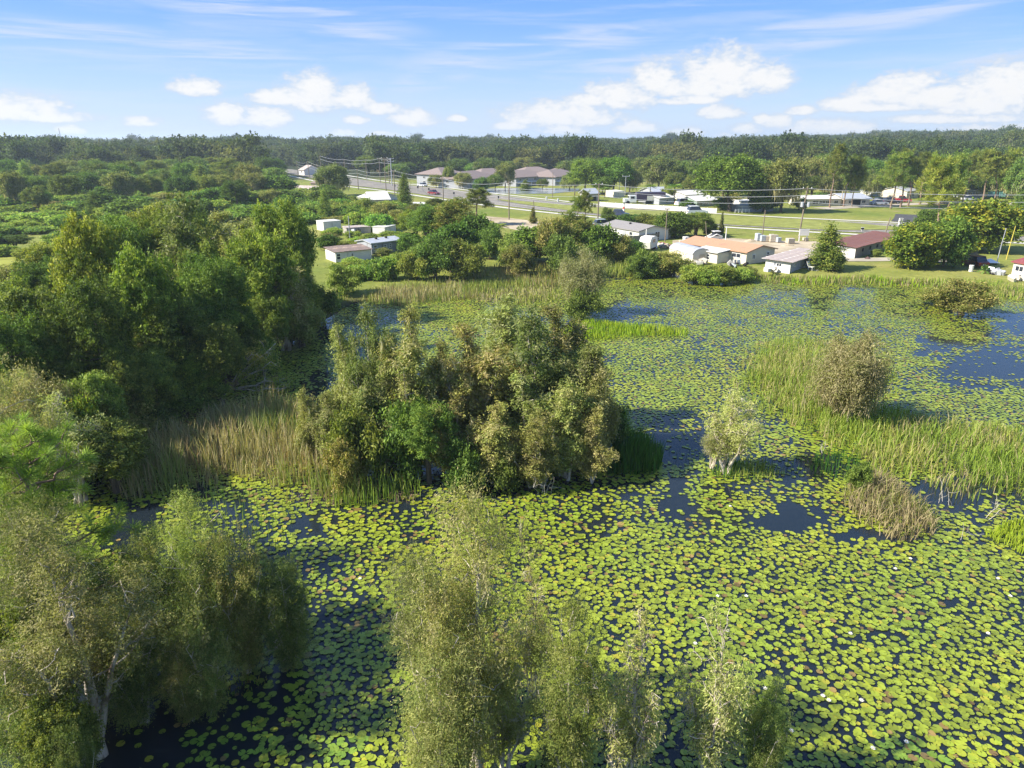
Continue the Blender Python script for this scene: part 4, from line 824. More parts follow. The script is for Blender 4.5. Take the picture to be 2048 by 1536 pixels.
# ---------------------------------------------------------------- mid-distance vegetation
def far_tree(key, u, v, top, w, label, **k): return tree(key, u, v, top, w, label, z=.5, **k)
MID = [
 ('oak', 1467, 423, 312, 130, 'big dark green oak with a trunk hidden in shade beside the long lawn', 1), ('oak', 1568, 425, 318, 85, 'moss hung grey oak right of the big dark oak', 2), ('broad_green', 1530, 424, 372, 60, 'small dark tree between the big oak and the mossy oak', 0),
 ('citrus', 1832, 536, 448, 105, 'yellow and green citrus tree on the lawn, left half of the pair', 0), ('broad_green', 1895, 534, 440, 85, 'dark green leafy tree touching the yellow citrus tree', 0), ('citrus', 1962, 502, 402, 135, 'yellow crowned tree with a leaning trunk beside the driveway', 0), ('broad_green', 2040, 470, 415, 70, 'green tree at the right edge by the road', 0),
 ('cedar', 1658, 538, 448, 74, 'wide grey green cedar between the shack and the rusty roofed house', 0), ('bush', 1668, 540, 502, 50, 'round leafy bush at the foot of the wide cedar', 0), ('bush', 1752, 514, 498, 22, 'small round green bush before the rusty roofed house', 1),
 ('cypress', 1444, 470, 424, 11, 'narrow dark cypress spire on the road verge', 0), ('cedar', 808, 418, 346, 34, 'narrow pointed cedar beside the highway at left', 0), ('oak', 664, 392, 330, 66, 'rounded olive oak beside the highway bend', 2), ('oak', 548, 376, 336, 58, 'dense dark oak left of the highway bend', 0),
 ('cedar', 648, 442, 378, 30, 'vine covered dark spire in front of the olive oak', 0), ('tall_pine', 955, 450, 378, 64, 'flat topped pine above the dark bushes near the dirt side road', 0), ('tall_pine', 1152, 462, 392, 40, 'light green young pine beside the pole with three wires', 1), ('tall_pine', 1172, 464, 382, 32, 'thin pine just right of the light green young pine', 0),
 ('cypress', 1066, 448, 415, 16, 'small young conifer on the verge beside the dirt side road', 0), ('palm', 1000, 492, 440, 40, 'drooping palm at the right end of the dark bushes', 0),
 ('oak', 1010, 378, 328, 40, 'feathery light green tree between the two storey houses', 2), ('oak', 898, 376, 333, 22, 'small pointed tree before the leftmost two storey house', 0), ('oak', 1170, 388, 320, 62, 'green tree right of the two storey houses', 1), ('oak', 1228, 388, 315, 70, 'wide green tree group beside the street lamps', 1), ('oak', 1320, 382, 316, 75, 'light green spreading tree beyond the pale fence', 2), ('oak', 1370, 380, 322, 56, 'dark spreading tree left of the big dark oak', 0),
 ('palm', 1301, 400, 365, 26, 'palm left of the taller palm behind the white wall', 0), ('palm', 1350, 408, 362, 32, 'taller palm behind the white wall', 0), ('palm', 1272, 404, 390, 14, 'little palm beside the parked truck', 0), ('palm', 1150, 392, 352, 26, 'palm with orange fronds beside the retention pond', 0), ('palm', 1210, 396, 372, 26, 'bushy palm beside the grey hut', 0),
 ('tall_pine', 1670, 416, 290, 48, 'tall bare trunked pine, leftmost of the pines on the lawn', 0), ('tall_pine', 1696, 414, 310, 40, 'thin pine second from the left on the lawn', 1), ('tall_pine', 1712, 414, 320, 40, 'pine right beside the thin second pine', 2), ('tall_pine', 1792, 418, 308, 68, 'pine with a wide umbrella crown left of the red truck', 2), ('tall_pine', 1812, 416, 300, 56, 'tall pine with a leaning trunk by the red truck', 0),
 ('tall_pine', 1826, 413, 316, 48, 'straight pine right of the leaning pine', 1), ('tall_pine', 1885, 468, 318, 88, 'large pine with crooked limbs above the citrus tree', 2), ('tall_pine', 1850, 410, 306, 56, 'pine with a bright crown behind the crooked one', 0), ('tall_pine', 1905, 440, 312, 56, 'dense topped pine behind the dark leafy tree', 2),
 ('tall_pine', 1975, 414, 300, 56, 'tall pine behind the teal fence at left', 0), ('tall_pine', 2000, 414, 306, 48, 'tall pine behind the teal fence at right', 1), ('tall_pine', 2022, 412, 300, 48, 'double stemmed pine near the right edge', 2), ('oak', 2045, 420, 320, 60, 'dark bushy tree at the right edge behind the pines', 0),
 ('tall_pine', 1938, 405, 306, 56, 'pine behind the grey cottage', 2), ('oak', 1420, 370, 318, 60, 'dull green tree behind the big dark oak', 0), ('oak', 1620, 388, 318, 60, 'reddish green tree behind the long mobile home', 2), ('oak', 1650, 380, 310, 60, 'rounded tree behind the pale mobile homes', 0), ('oak', 1740, 378, 320, 60, 'dark round tree before the far white houses', 1), ('oak', 2030, 340, 262, 60, 'large pale green crown at the far right skyline', 2),
 ('oak', 1945, 385, 300, 66, 'dark broad tree behind the tall pines at right', 0), ('oak', 1870, 380, 308, 60, 'green tree filling the gap behind the crooked pine', 1), ('bush', 1640, 404, 385, 26, 'shrub at the front of the long mobile home', 0), ('bush', 1790, 478, 462, 26, 'spiky shrub behind the rusty roof', 2), ('bush', 1930, 508, 488, 40, 'shrub at the foot of the leaning yellow crowned tree', 0), ('banana_plant', 1972, 548, 528, 22, 'small broad leafed plant beside the heap of junk', 0),
]
for key, u, v, t, w, lab, var in MID: far_tree(key, u, v, t, w, lab, var=var)
STRIP = [(860, 500, 410, 90,'forest_tree'), (905, 505, 398, 90,'forest_tree'), (830, 480, 420, 70,'forest_tree'), (950, 510, 432, 80,'broad_green'), (900, 545, 450, 100,'broad_green'), (980, 520, 450, 60,'bush'), (870, 560, 475, 80,'bush'), (930, 560, 480, 90,'bush'), (812, 545, 500, 50,'bush'), (770, 560, 518, 60,'vine_mound'), (720, 560, 532, 60,'vine_mound'), (830, 560, 500, 70,'bush'), (1020, 535, 470, 60,'bush'),
  (1060, 525, 458, 90,'broad_green'), (1110, 530, 435, 80,'bush'), (1150, 520, 425, 80,'forest_tree'), (1180, 505, 450, 60,'bush'), (1200, 530, 452, 70,'broad_green'), (1130, 545, 470, 80,'bush'), (1040, 550, 490, 70,'bush'), (1235, 530, 470, 70,'bush'), (1260, 520, 480, 60,'broad_green'), (1300, 545, 500, 70,'bush'), (1345, 545, 505, 80,'bush'), (1275, 548, 510, 50,'bush'),
  (1220, 450, 428, 50,'bush'), (1260, 452, 430, 60,'broad_green'), (1300, 455, 428, 60,'bush'), (1350, 475, 425, 70,'broad_green'), (1395, 475, 425, 70,'forest_tree'), (1325, 470, 432, 40,'bush'), (1420, 470, 440, 40,'bush'), (1215, 440, 415, 25,'bush'), (1375, 420, 402, 30,'broad_green'),
  (770, 440, 405, 60,'bush'), (730, 430, 396, 60,'bush'), (700, 440, 412, 60,'vine_mound'), (760, 462, 430, 60,'vine_mound'), (800, 455, 420, 60,'bush'), (835, 440, 408, 50,'bush'), (1440, 560, 532, 60,'lime_bush'), (1390, 558, 530, 60,'lime_bush'), (1485, 556, 537, 50,'lime_bush'), (1420, 562, 540, 50,'lime_bush'), (720, 486, 474, 44,'vine_mound'), (690, 494, 482, 44,'lime_bush'), (815, 482, 466, 44,'vine_mound'), (690, 548, 526, 60,'lime_bush'), (745, 545, 522, 60,'vine_mound'), (785, 540, 510, 50,'lime_bush'), (660, 480, 466, 40,'bush'), (845, 520, 488, 50,'bush'), (664, 470, 456, 40,'vine_mound'), (705, 476, 462, 36,'lime_bush'), (780, 476, 463, 44,'vine_mound'), (742, 478, 467, 30,'bush'), (700, 532, 516, 44,'vine_mound'), (765, 512, 496, 36,'bush'), (655, 500, 470, 40,'broad_green'), (820, 505, 470, 50,'broad_green'), (850, 470, 430, 60,'forest_tree'), (715, 455, 425, 50,'vine_mound'), (745, 450, 425, 40,'lime_bush'), (790, 430, 405, 50,'vine_mound'), (835, 425, 408, 30,'bush'), (870, 420, 396, 40,'forest_tree'), (900, 430, 400, 40,'forest_tree'), (775, 418, 402, 40,'lime_bush'), (700, 408, 392, 40,'bush'), (810, 440, 415, 60,'broad_green'), (680, 425, 398, 60,'vine_mound'), (715, 420, 402, 50,'lime_bush'), (725, 494, 474, 30,'bush'), (1500, 548, 534, 30,'bush')]
LANDM = [('the white mobile home with rusty roof', 705, 510), ('the grey mobile home behind it', 775, 490), ('the white container trailer', 664, 452), ('the small white box trailer', 775, 460), ('the metal roofed hall', 750, 395), ('the grey roofed white cottage', 1262, 465), ('the brown roofed long house', 1435, 505), ('the arched shed', 1370, 510), ('the lone grey paperbark', 1166, 560),
  ('the dirt side road', 1040, 450), ('the white wall', 1310, 418), ('the highway', 900, 395), ('the small wood inlet', 720, 600), ('the builders yard', 1580, 490), ('the gravel clearing', 270, 505), ('the brown roofed house at left', 590, 380), ('the billboard', 552, 325), ('the left clearing', 10, 520), ('the dark wood skyline', 380, 430), ('the skyline left edge', 20, 300)]
ORD = ['nearest', 'second nearest', 'third nearest', 'fourth nearest', 'fifth nearest', 'sixth nearest', 'seventh nearest', 'eighth nearest', 'ninth nearest', 'tenth nearest', 'eleventh nearest', 'twelfth nearest', 'thirteenth nearest', 'fourteenth nearest']
WORDS = {'bush': 'green bush', 'lime_bush': 'lime green bush', 'vine_mound': 'bright vine mound', 'broad_green': 'dark leafy tree', 'forest_tree': 'dull green tree', 'oak': 'spreading oak', 'palm': 'palm', 'banana_plant': 'banana plant', 'cedar': 'narrow tree', 'tall_pine': 'pine', 'paperbark': 'wispy tree'}
USED = {}
def relate(key, u, v):
    n, lu, lv = min(LANDM, key=lambda q: math.hypot(q[1] - u, (q[2] - v) * 2)); du, dv = u - lu, (v - lv) * 2
    rel = ('left of ' if du < 0 else 'right of ') if abs(du) > abs(dv) else ('in front of ' if dv > 0 else 'behind ')
    k = (key, rel, n); USED[k] = USED.get(k, 0) + 1; return rel + n, USED[k]
def auto(lst, group, **kw):
    lst = sorted(lst, key=lambda q: min(math.hypot(l[1] - q[0], (l[2] - q[1]) * 2) for l in LANDM))
    for i, (u, v, t, w, key) in enumerate(lst):
        r, k = relate(key, u, v); o = ORD[k - 1] if k <= 14 else 'outlying'
        far_tree(key, u, v, t, w, '%s, %s one %s' % (WORDS[key], o, r), group=group, var=i, cat='bush' if 'bush' in key or key == 'vine_mound' else 'tree', **kw)
auto(STRIP, 'bushes and trees of the far bank')
# vine mounds, banana plants and low trees of the overgrown field at left
rs1 = random.Random(11); FIELD = []
for row, (v, n) in enumerate(((396, 14), (406, 15), (415, 15), (424, 15), (434, 14), (445, 13), (458, 12), (472, 10), (487, 8), (502, 6))):
    for i in range(n):
        u = -30 + 720 * (i + rs1.uniform(.1, .9)) / n
        if v > 455 and (u > 330 or (180 < u < 330 and v > 470)): continue
        if v >= 480 and u < 60: continue
        h = rs1.uniform(11, 26) if row < 8 else 18; key = rs1.choice(['vine_mound', 'vine_mound', 'vine_mound', 'broad_green', 'lime_bush', 'bush'])
        if key == 'broad_green': h *= 1.5
        v_ = v + rs1.uniform(-6, 6); FIELD.append((u, v_, v_ - h * 1.15, rs1.uniform(50, 95), key))
FIELD += [(5, 512, 490, 60, 'vine_mound'), (45, 516, 496, 40, 'lime_bush'), (-30, 505, 470, 70, 'broad_green'), (30, 500, 470, 60, 'forest_tree'), (130, 412, 350, 60, 'forest_tree'), (240, 408, 345, 60, 'oak'), (300, 405, 348, 56, 'forest_tree'), (360, 408, 352, 54, 'oak'), (410, 402, 352, 50, 'forest_tree'), (10, 408, 345, 60, 'forest_tree'), (70, 430, 372, 50, 'forest_tree'), (190, 436, 382, 50, 'cedar'), (540, 418, 380, 50, 'oak'), (570, 425, 392, 44, 'broad_green'), (290, 430, 408, 24, 'banana_plant'), (300, 434, 412, 22, 'banana_plant'), (620, 424, 402, 22, 'banana_plant'), (606, 420, 400, 20, 'banana_plant'), (330, 470, 452, 24, 'banana_plant'), (470, 420, 360, 50, 'forest_tree'), (440, 400, 350, 50, 'oak'), (505, 398, 346, 46, 'oak'), (60, 405, 352, 55, 'oak'), (25, 420, 345, 50, 'oak'), (100, 392, 350, 60, 'oak'), (165, 400, 345, 70, 'oak'), (265, 398, 352, 60, 'oak'), (330, 392, 340, 50, 'cedar'), (380, 385, 330, 66, 'oak'), (210, 392, 340, 60, 'oak')]
auto(FIELD, 'overgrown plants of the left field')
# belt of trees behind the field and round the houses
BELT = [(925, 378, 346, 34, 'oak'), (962, 384, 356, 30, 'broad_green'), (990, 382, 350, 34, 'oak'), (1050, 382, 360, 24, 'cedar'), (1085, 380, 358, 24, 'oak'), (872, 376, 350, 30, 'oak'), (1140, 382, 350, 40, 'oak')]; rs2 = random.Random(21)
for v, n, lo, hi in ((388, 13, 22, 42), (376, 14, 20, 36), (365, 15, 18, 30), (355, 15, 16, 26)):
    for i in range(n):
        u = -40 + 620 * (i + rs2.uniform(.1, .9)) / n
        if u > 500 and v > 360: continue
        v_ = v + rs2.uniform(-5, 5); BELT.append((u, v_, v_ - rs2.uniform(lo, hi) * 1.35 - 10, rs2.uniform(40, 62), rs2.choice(['oak', 'oak', 'oak', 'forest_tree', 'cedar', 'tall_pine'])))
for v, us, lo, hi in ((352, (730, 1140), 22, 34), (358, (860, 900), 14, 18), (352, (1150, 1420), 20, 34), (366, (1180, 1260), 26, 40), (392, (1590, 2060), 28, 50), (372, (1560, 2060), 30, 46), (360, (1460, 2060), 26, 40), (398, (1830, 1920), 30, 40), (350, (1440, 2060), 26, 40)):
    n = max(2, int((us[1] - us[0]) / 34))
    for i in range(n):
        u = us[0] + (us[1] - us[0]) * (i + rs2.uniform(.1, .9)) / n
        if v > 380 and (1598 < u < 1760): continue
        v_ = v + rs2.uniform(-4, 4); BELT.append((u, v_, v_ - rs2.uniform(lo, hi) * 1.15, rs2.uniform(38, 58), rs2.choice(['oak', 'oak', 'oak', 'forest_tree', 'tall_pine']) ))
for u, v, t, w, key in [(1450,392,335,60,'oak'),(1500,398,330,60,'oak'),(1590,400,345,44,'oak'),(1625,396,352,44,'forest_tree'),(1662,398,350,44,'oak'),(1705,394,340,50,'oak'),(1748,398,350,40,'oak'),(1775,392,340,50,'oak'),(1830,388,330,60,'oak'),(1862,404,345,50,'oak'),(1893,408,340,60,'oak'),(1915,398,340,50,'oak'),(1968,392,330,60,'oak'),(2000,398,345,50,'oak'),(2038,402,350,50,'oak'),(1560,398,350,40,'oak'),(1425,396,345,50,'oak'),(1350,388,345,40,'oak'),(1385,392,350,36,'forest_tree'),(1260,386,340,44,'oak'),(1205,390,352,40,'oak'),(1800,384,330,50,'oak'),(1730,384,338,44,'oak'),(1690,384,330,44,'oak'),(1940,372,310,60,'oak'),(1640,376,320,60,'oak'),(1520,380,320,60,'oak'),(2060,440,380,60,'oak'),(1860,456,420,50,'broad_green'),(1335,400,372,30,'bush'),(1465,412,385,40,'bush'),(1445,420,395,36,'broad_green'),(1600,420,396,30,'bush')]: BELT.append((u, v, t, w, key))
LANDM += [('the leftmost two storey house', 910, 350), ('the second two storey house', 965, 355), ('the third two storey house', 1065, 350), ('the fourth two storey house', 1120, 350), ('the retention pond', 1050, 380), ('the grey hut', 1182, 392), ('the parked truck', 1300, 400), ('the green mobile home', 1405, 398), ('the long white trailer', 1515, 416),
  ('the pale long mobile home', 1640, 400), ('the dark fronted mobile home', 1720, 400), ('the red truck', 1797, 400), ('the grey cottage', 1945, 388), ('the teal fence', 1990, 388), ('the far white houses', 1740, 360), ('the far brown roof', 400, 300), ('the right skyline', 1950, 300), ('the white gable by the highway', 605, 340)]
auto(BELT, 'belt of trees behind the fields and houses')

# the far wood that runs to the horizon: one mass
def forest():
    rs = np.random.RandomState(9); pts = []
    d = 330.0
    while d < 4300:
        sp = 7.5 if d < 700 else 7.5 + (d - 700) * .010
        xs = np.arange(-.95 * d, .95 * d, sp); xs = xs + rs.uniform(-.45, .45, len(xs)) * sp; ys = d + rs.uniform(-.5, .5, len(xs)) * sp
        pts.append(np.stack([xs, ys, np.full(len(xs), sp)], -1)); d += sp * (1.0 if d < 700 else 1.6)
    P = np.concatenate(pts); x, y, sp = P.T
    # openings: highway corridor, house lots
    dr = np.min(np.hypot(x[:, None] - RQ[None, ::3, 0], y[:, None] - RQ[None, ::3, 1]), 1); k = dr > 24
    u, v = proj(x, y, .5); k &= ~((u > 560) & (u < 1420) & (v > 351)); k &= ~((u > 860) & (u < 1180) & (v > 347)); k &= ~((u > 540) & (u < 740) & (v > 338) )
    k &= ~((u > 1230) & (u < 1320) & (v > 341) & (v < 352))
    k &= fbm(x / 60, y / 60, 77) > .26 - (y > 900) * .2
    x, y, sp = x[k], y[k], sp[k]; n = len(x); z = land(x, y)
    h = fbm(x / 45, y / 45, 5); s = (.50 + .85 * h) * rs.uniform(.62, 1.4, n) * np.clip(sp / 9.0, 1, 2.2) ** .6; s = np.where(y > 1200, np.minimum(s, 1.25), s)
    me = bpy.data.meshes.new('far_woodland'); me.vertices.add(n); me.vertices.foreach_set('co', np.stack([x, y, z - .3], -1).astype(np.float32).ravel())
    sx = s * np.clip(sp / 9, 1, 4)
    sc = me.attributes.new('tree_scale', 'FLOAT_VECTOR', 'POINT'); sc.data.foreach_set('vector', np.stack([sx, sx, s], -1).astype(np.float32).ravel())
    ro = me.attributes.new('tree_rotation', 'FLOAT_VECTOR', 'POINT'); ro.data.foreach_set('vector', np.stack([0 * s, 0 * s, rs.uniform(0, 6.28, n)], -1).astype(np.float32).ravel())
    zone = fbm(x / 90, y / 90, 55); kind = np.clip(((zone - .3) * 2.2 + rs.normal(0, .3, n)) * 4, 0, 3).astype(np.int32)
    ix = me.attributes.new('tree_kind', 'INT', 'POINT'); ix.data.foreach_set('value', kind)
    o = link('far_woodland', me, kind='stuff', label='hazy dark green woodland stretching to the horizon')
    ng = bpy.data.node_groups.new('scatter_trees', 'GeometryNodeTree'); ng.interface.new_socket('Geometry', in_out='INPUT', socket_type='NodeSocketGeometry'); ng.interface.new_socket('Geometry', in_out='OUTPUT', socket_type='NodeSocketGeometry')
    N = ng.nodes.new; L = ng.links.new; gi = N('NodeGroupInput'); go = N('NodeGroupOutput'); m2p = N('GeometryNodeMeshToPoints'); L(gi.outputs[0], m2p.inputs[0]); jn = N('GeometryNodeJoinGeometry')
    def attr(nm, ty): a = N('GeometryNodeInputNamedAttribute'); a.data_type = ty; a.inputs['Name'].default_value = nm; return a.outputs['Attribute']
    hid = bpy.data.collections.new('woodland_sources')
    for i, f in enumerate(FAR):
        src = bpy.data.objects.new('woodland_tree', f); hid.objects.link(src)
        oi = N('GeometryNodeObjectInfo'); oi.inputs['Object'].default_value = src; oi.inputs['As Instance'].default_value = True
        cmp = N('FunctionNodeCompare'); cmp.data_type = 'INT'; cmp.operation = 'EQUAL'; L(attr('tree_kind', 'INT'), cmp.inputs[2]); cmp.inputs[3].default_value = i
        iop = N('GeometryNodeInstanceOnPoints'); L(m2p.outputs[0], iop.inputs['Points']); L(cmp.outputs[0], iop.inputs['Selection']); L(oi.outputs['Geometry'], iop.inputs['Instance'])
        er = N('FunctionNodeEulerToRotation'); L(attr('tree_rotation', 'FLOAT_VECTOR'), er.inputs[0]); L(er.outputs[0], iop.inputs['Rotation']); L(attr('tree_scale', 'FLOAT_VECTOR'), iop.inputs['Scale']); L(iop.outputs[0], jn.inputs[0])
    L(jn.outputs[0], go.inputs[0]); mod = o.modifiers.new('scatter_trees', 'NODES'); mod.node_group = ng
    print('far trees', n)
forest()

# ---------------------------------------------------------------- buildings
WHITE = mat('white_siding', (.64,.62,.58), .7, .3, var=.05, scale=2, dirt=(.50,.47,.40), dscale=.9, damt=.15, stretch=(1,1,.3))
CREAM = mat('cream_siding', (.64,.58,.47), .75, .3, var=.06, scale=2, dirt=(.42,.36,.27), dscale=.9, damt=.15, stretch=(1,1,.3))
GREYW = mat('grey_siding', (.33,.34,.37), .75, .3, var=.08, scale=2, dirt=(.2,.19,.19), dscale=.8, damt=.2, stretch=(1,1,.3))
TAUPE = mat('taupe_siding', (.36,.33,.30), .75, .3, var=.06)
BOARD = mat('weathered_boards', (.27,.25,.20), .9, .15, var=.3, scale=2.5, dirt=(.12,.10,.08), dscale=1.5, damt=.35, stretch=(4,4,.25))
PINK = mat('pinkish_siding', (.70,.58,.52), .7, .3, var=.06, dirt=(.5,.4,.33), damt=.15)
SHING = mat('grey_shingles', (.24,.225,.22), .9, .2, var=.25, scale=6)
TANSH = mat('brown_shingles', (.42,.24,.15), .9, .2, var=.15, scale=6, dirt=(.33,.2,.14), dscale=.5, damt=.3)
BRSH = mat('taupe_shingles', (.23,.18,.165), .9, .2, var=.12, scale=4)
RUST = mat('rusty_metal', (.21,.095,.075), .7, .3, metal=.2, var=.25, scale=1.2, dirt=(.36,.30,.28), dscale=.6, damt=.3, stretch=(1,.4,1))
REDM = mat('dull_red_metal', (.26,.07,.07), .6, .3, metal=.1, var=.15, scale=1.5, dirt=(.42,.22,.2), dscale=1.5, damt=.2)
METAL = mat('galvanised_metal', (.50,.51,.53), .45, .5, metal=.3, var=.12, scale=1.5, dirt=(.33,.29,.26), dscale=.8, damt=.2)
WROOF = mat('white_roof_coating', (.62,.60,.56), .6, .3, var=.05, dirt=(.5,.47,.42), dscale=.8, damt=.12)
OLDROOF = mat('stained_roof', (.36,.30,.28), .85, .2, var=.2, scale=2, dirt=(.62,.58,.53), dscale=.9, damt=.35)
BRNROOF = mat('brown_stained_roof', (.20,.15,.13), .85, .2, var=.25, scale=2, dirt=(.46,.34,.26), dscale=.6, damt=.35)
GLASS = mat('window_glass', (.03,.035,.05), .08, .6, var=.2)
DARK_ = mat('near_black', (.03,.028,.03), .8, .1)  # for dark parts, and for plates that paint the shade inside openings
TRIM = mat('white_trim', (.74,.73,.70), .6, .3, var=.04)
BRICKY = mat('grey_block', (.40,.38,.35), .9, .15, var=.15)
WOOD_ = mat('pole_wood', (.21,.17,.13), .9, .15, var=.2, scale=3, stretch=(1,1,.2))
TYRE = mat('tyre_rubber', (.02,.02,.02), .85, .2); RIM = mat('wheel_rim', (.45,.45,.47), .35, .5, metal=.6)
def paint(name, c): return mat(name, c, .3, .5, var=.03)
ZG = .5
WIN = {}
def window(parent, x, y, z, w, h, face, frame=TRIM, mullion=True):
    key = (round(w, 2), round(h, 2), frame.name, mullion)
    if key not in WIN:
        g = Geo(); b = .07; g.box(-w/2 - b, -.05, -b, w/2 + b, .04, 0); g.box(-w/2 - b, -.05, h, w/2 + b, .04, h + b); g.box(-w/2 - b, -.05, 0, -w/2, .04, h); g.box(w/2, -.05, 0, w/2 + b, .04, h)
        if mullion: g.box(-.03, -.045, 0, .03, .03, h) if w > h * .9 else g.box(-w/2, -.045, h/2 - .03, w/2, .03, h/2 + .03)
        p = Geo(); p.box(-w/2, -.02, 0, w/2, .02, h); WIN[key] = (g.mesh('window', frame), p.mesh('pane', GLASS))
    rz = {'f': 0, 'r': math.pi/2, 'b': math.pi, 'l': -math.pi/2}[face]
    o = link('window', WIN[key][0], parent, (x, y, z), rz); link('pane', WIN[key][1], o)
def gable(g, L, D, hw, rise, ov, th=.14):
    y0, y1, ym = -ov, D + ov, D / 2; sl = rise / (D / 2); z0 = hw - sl * ov; x0, x1 = -ov, L + ov
    for a, b, za, zb in ((y0, ym, z0, hw + rise), (ym, y1, hw + rise, z0)):
        g.add([(x0,a,za),(x1,a,za),(x1,b,zb),(x0,b,zb),(x0,a,za+th),(x1,a,za+th),(x1,b,zb+th),(x0,b,zb+th)], [(0,3,2,1),(4,5,6,7),(0,1,5,4),(2,3,7,6),(3,0,4,7),(1,2,6,5)])
def hip(g, L, D, hw, rise, ov):
    x0, x1, y0, y1 = -ov, L + ov, -ov, D + ov; i = (D / 2 + ov); a, b = x0 + i, x1 - i
    if a > b: a = b = (x0 + x1) / 2
    v = [(x0,y0,hw),(x1,y0,hw),(x1,y1,hw),(x0,y1,hw),(a,D/2,hw+rise),(b,D/2,hw+rise)]
    g.add(v, [(0,1,5,4),(2,3,4,5)]).add(v, [(1,2,5),(3,0,4)]).box(x0, y0, hw - .18, x1, y1, hw - .003)
def slab(g, x0, x1, y0, y1, zf, zb, th=.12):
    g.add([(x0,y0,zf),(x1,y0,zf),(x1,y1,zb),(x0,y1,zb),(x0,y0,zf+th),(x1,y0,zf+th),(x1,y1,zb+th),(x0,y1,zb+th)], [(0,3,2,1),(4,5,6,7),(0,1,5,4),(2,3,7,6),(3,0,4,7),(1,2,6,5)])
def house(name, label, A, B, eave, D, roof, wall, rmat, wins=(), cat='house', door=None, z=ZG, extra=None, group=None, sheets=0, vents=0):
    """A, B: where the front wall meets the ground; eave: row of the wall top over B; roof: (kind, rise, overhang)"""
    a = G(*A, z); b = G(*B, z); L = (b - a).length; rz = math.atan2(b.y - a.y, b.x - a.x); hw = height_at(b, eave) - z
    e = thing(name, label, cat, (a.x, a.y, z), rz, group); kind, rise, ov = roof
    g = Geo(); g.box(0, 0, -.6, L, D, hw - .002)
    if kind == 'gable': g.add([(0,0,hw),(0,D,hw),(0,D/2,hw+rise-.01),(L,0,hw),(L,D,hw),(L,D/2,hw+rise-.01)], [(0,2,1),(3,4,5)])
    part('wall', g, wall, e)
    if sheets:
        n = max(2, int(L / sheets)); w = (L + 2 * ov) / n; base = None
        for i in range(n):
            if base is None: s = Geo(); slab(s, 0, w - .03, -ov, D + ov, hw + .03, hw + rise + .03, .05); base = s.mesh('roof_sheet', rmat)
            o = link('roof_sheet', base, e, (-ov + i * w, 0, (i % 2) * .025 + .01 * ((i * 7) % 3)))
    else:
        g = Geo()
        if kind == 'gable': gable(g, L, D, hw, rise, ov)
        elif kind == 'hip': hip(g, L, D, hw, rise, ov)
        else: slab(g, -ov, L + ov, -ov, D + ov, hw + .003, hw + rise)
        part('roof', g, rmat, e)
    for i in range(vents):
        g = Geo(); f = (i + 1) / (vents + 1); g.box(-.15, -.15, -.2, .15, .15, .35); part('roof_vent', g, DARK_, e, loc=(L * f, D * (.35 if kind == 'gable' else .5), hw + rise * .75))
    for w_ in wins:
        f, s, zz, w, h = w_[:5]
        x, y = {'f': (L * s, -.02), 'r': (L + .02, D * s), 'l': (-.02, D * s)}[f]
        window(e, x, y, zz * hw, w, h * hw, f)
    if door: g = Geo(); g.box(-.45, -.06, 0, .45, .02, hw * .8); o = part('door', g, door[1], e, loc=(L * door[0], 0, .05)); k = Geo(); k.box(.3, -.1, hw * .38, .36, -.06, hw * .42); part('handle', k, RIM, o)
    if extra: extra(e, L, D, hw)
    return e

house('mobile_home', 'white cottage with grey shingle roof and dark windows above the shore bushes', (1203,470), (1277,484), 463, 6.5, ('gable', .7, .25), WHITE, SHING, [('f',.13,.35,.7,.5),('f',.40,.35,.7,.5),('f',.80,.2,.8,.62),('r',.62,.3,.9,.52)], door=(.62, GREYW), vents=1)
def brown_extra(e, L, D, hw):
    g = Geo(); g.box(L*.42, -2.6, -.6, L*.76, -.005, hw*.84); o = part('lean_to_wall', g, CREAM, e)
    r = Geo(); slab(r, L*.40, L*.78, -2.9, .1, hw*.86, hw*1.02, .1); part('lean_to_roof', r, WROOF, e)
    for s in (.50, .62): window(e, L*s, -2.62, hw*.25, .6, hw*.42, 'f')
    window(e, L*.86, -.02, hw*.5, 1.4, hw*.3, 'f')
house('mobile_home', 'long white house with light brown roof beside the pond', (1362,508), (1491,530), 505, 6.2, ('gable', .65, .3), CREAM, TANSH, [('r',.25,.42,.5,.32),('r',.75,.4,.5,.4)], extra=brown_extra)
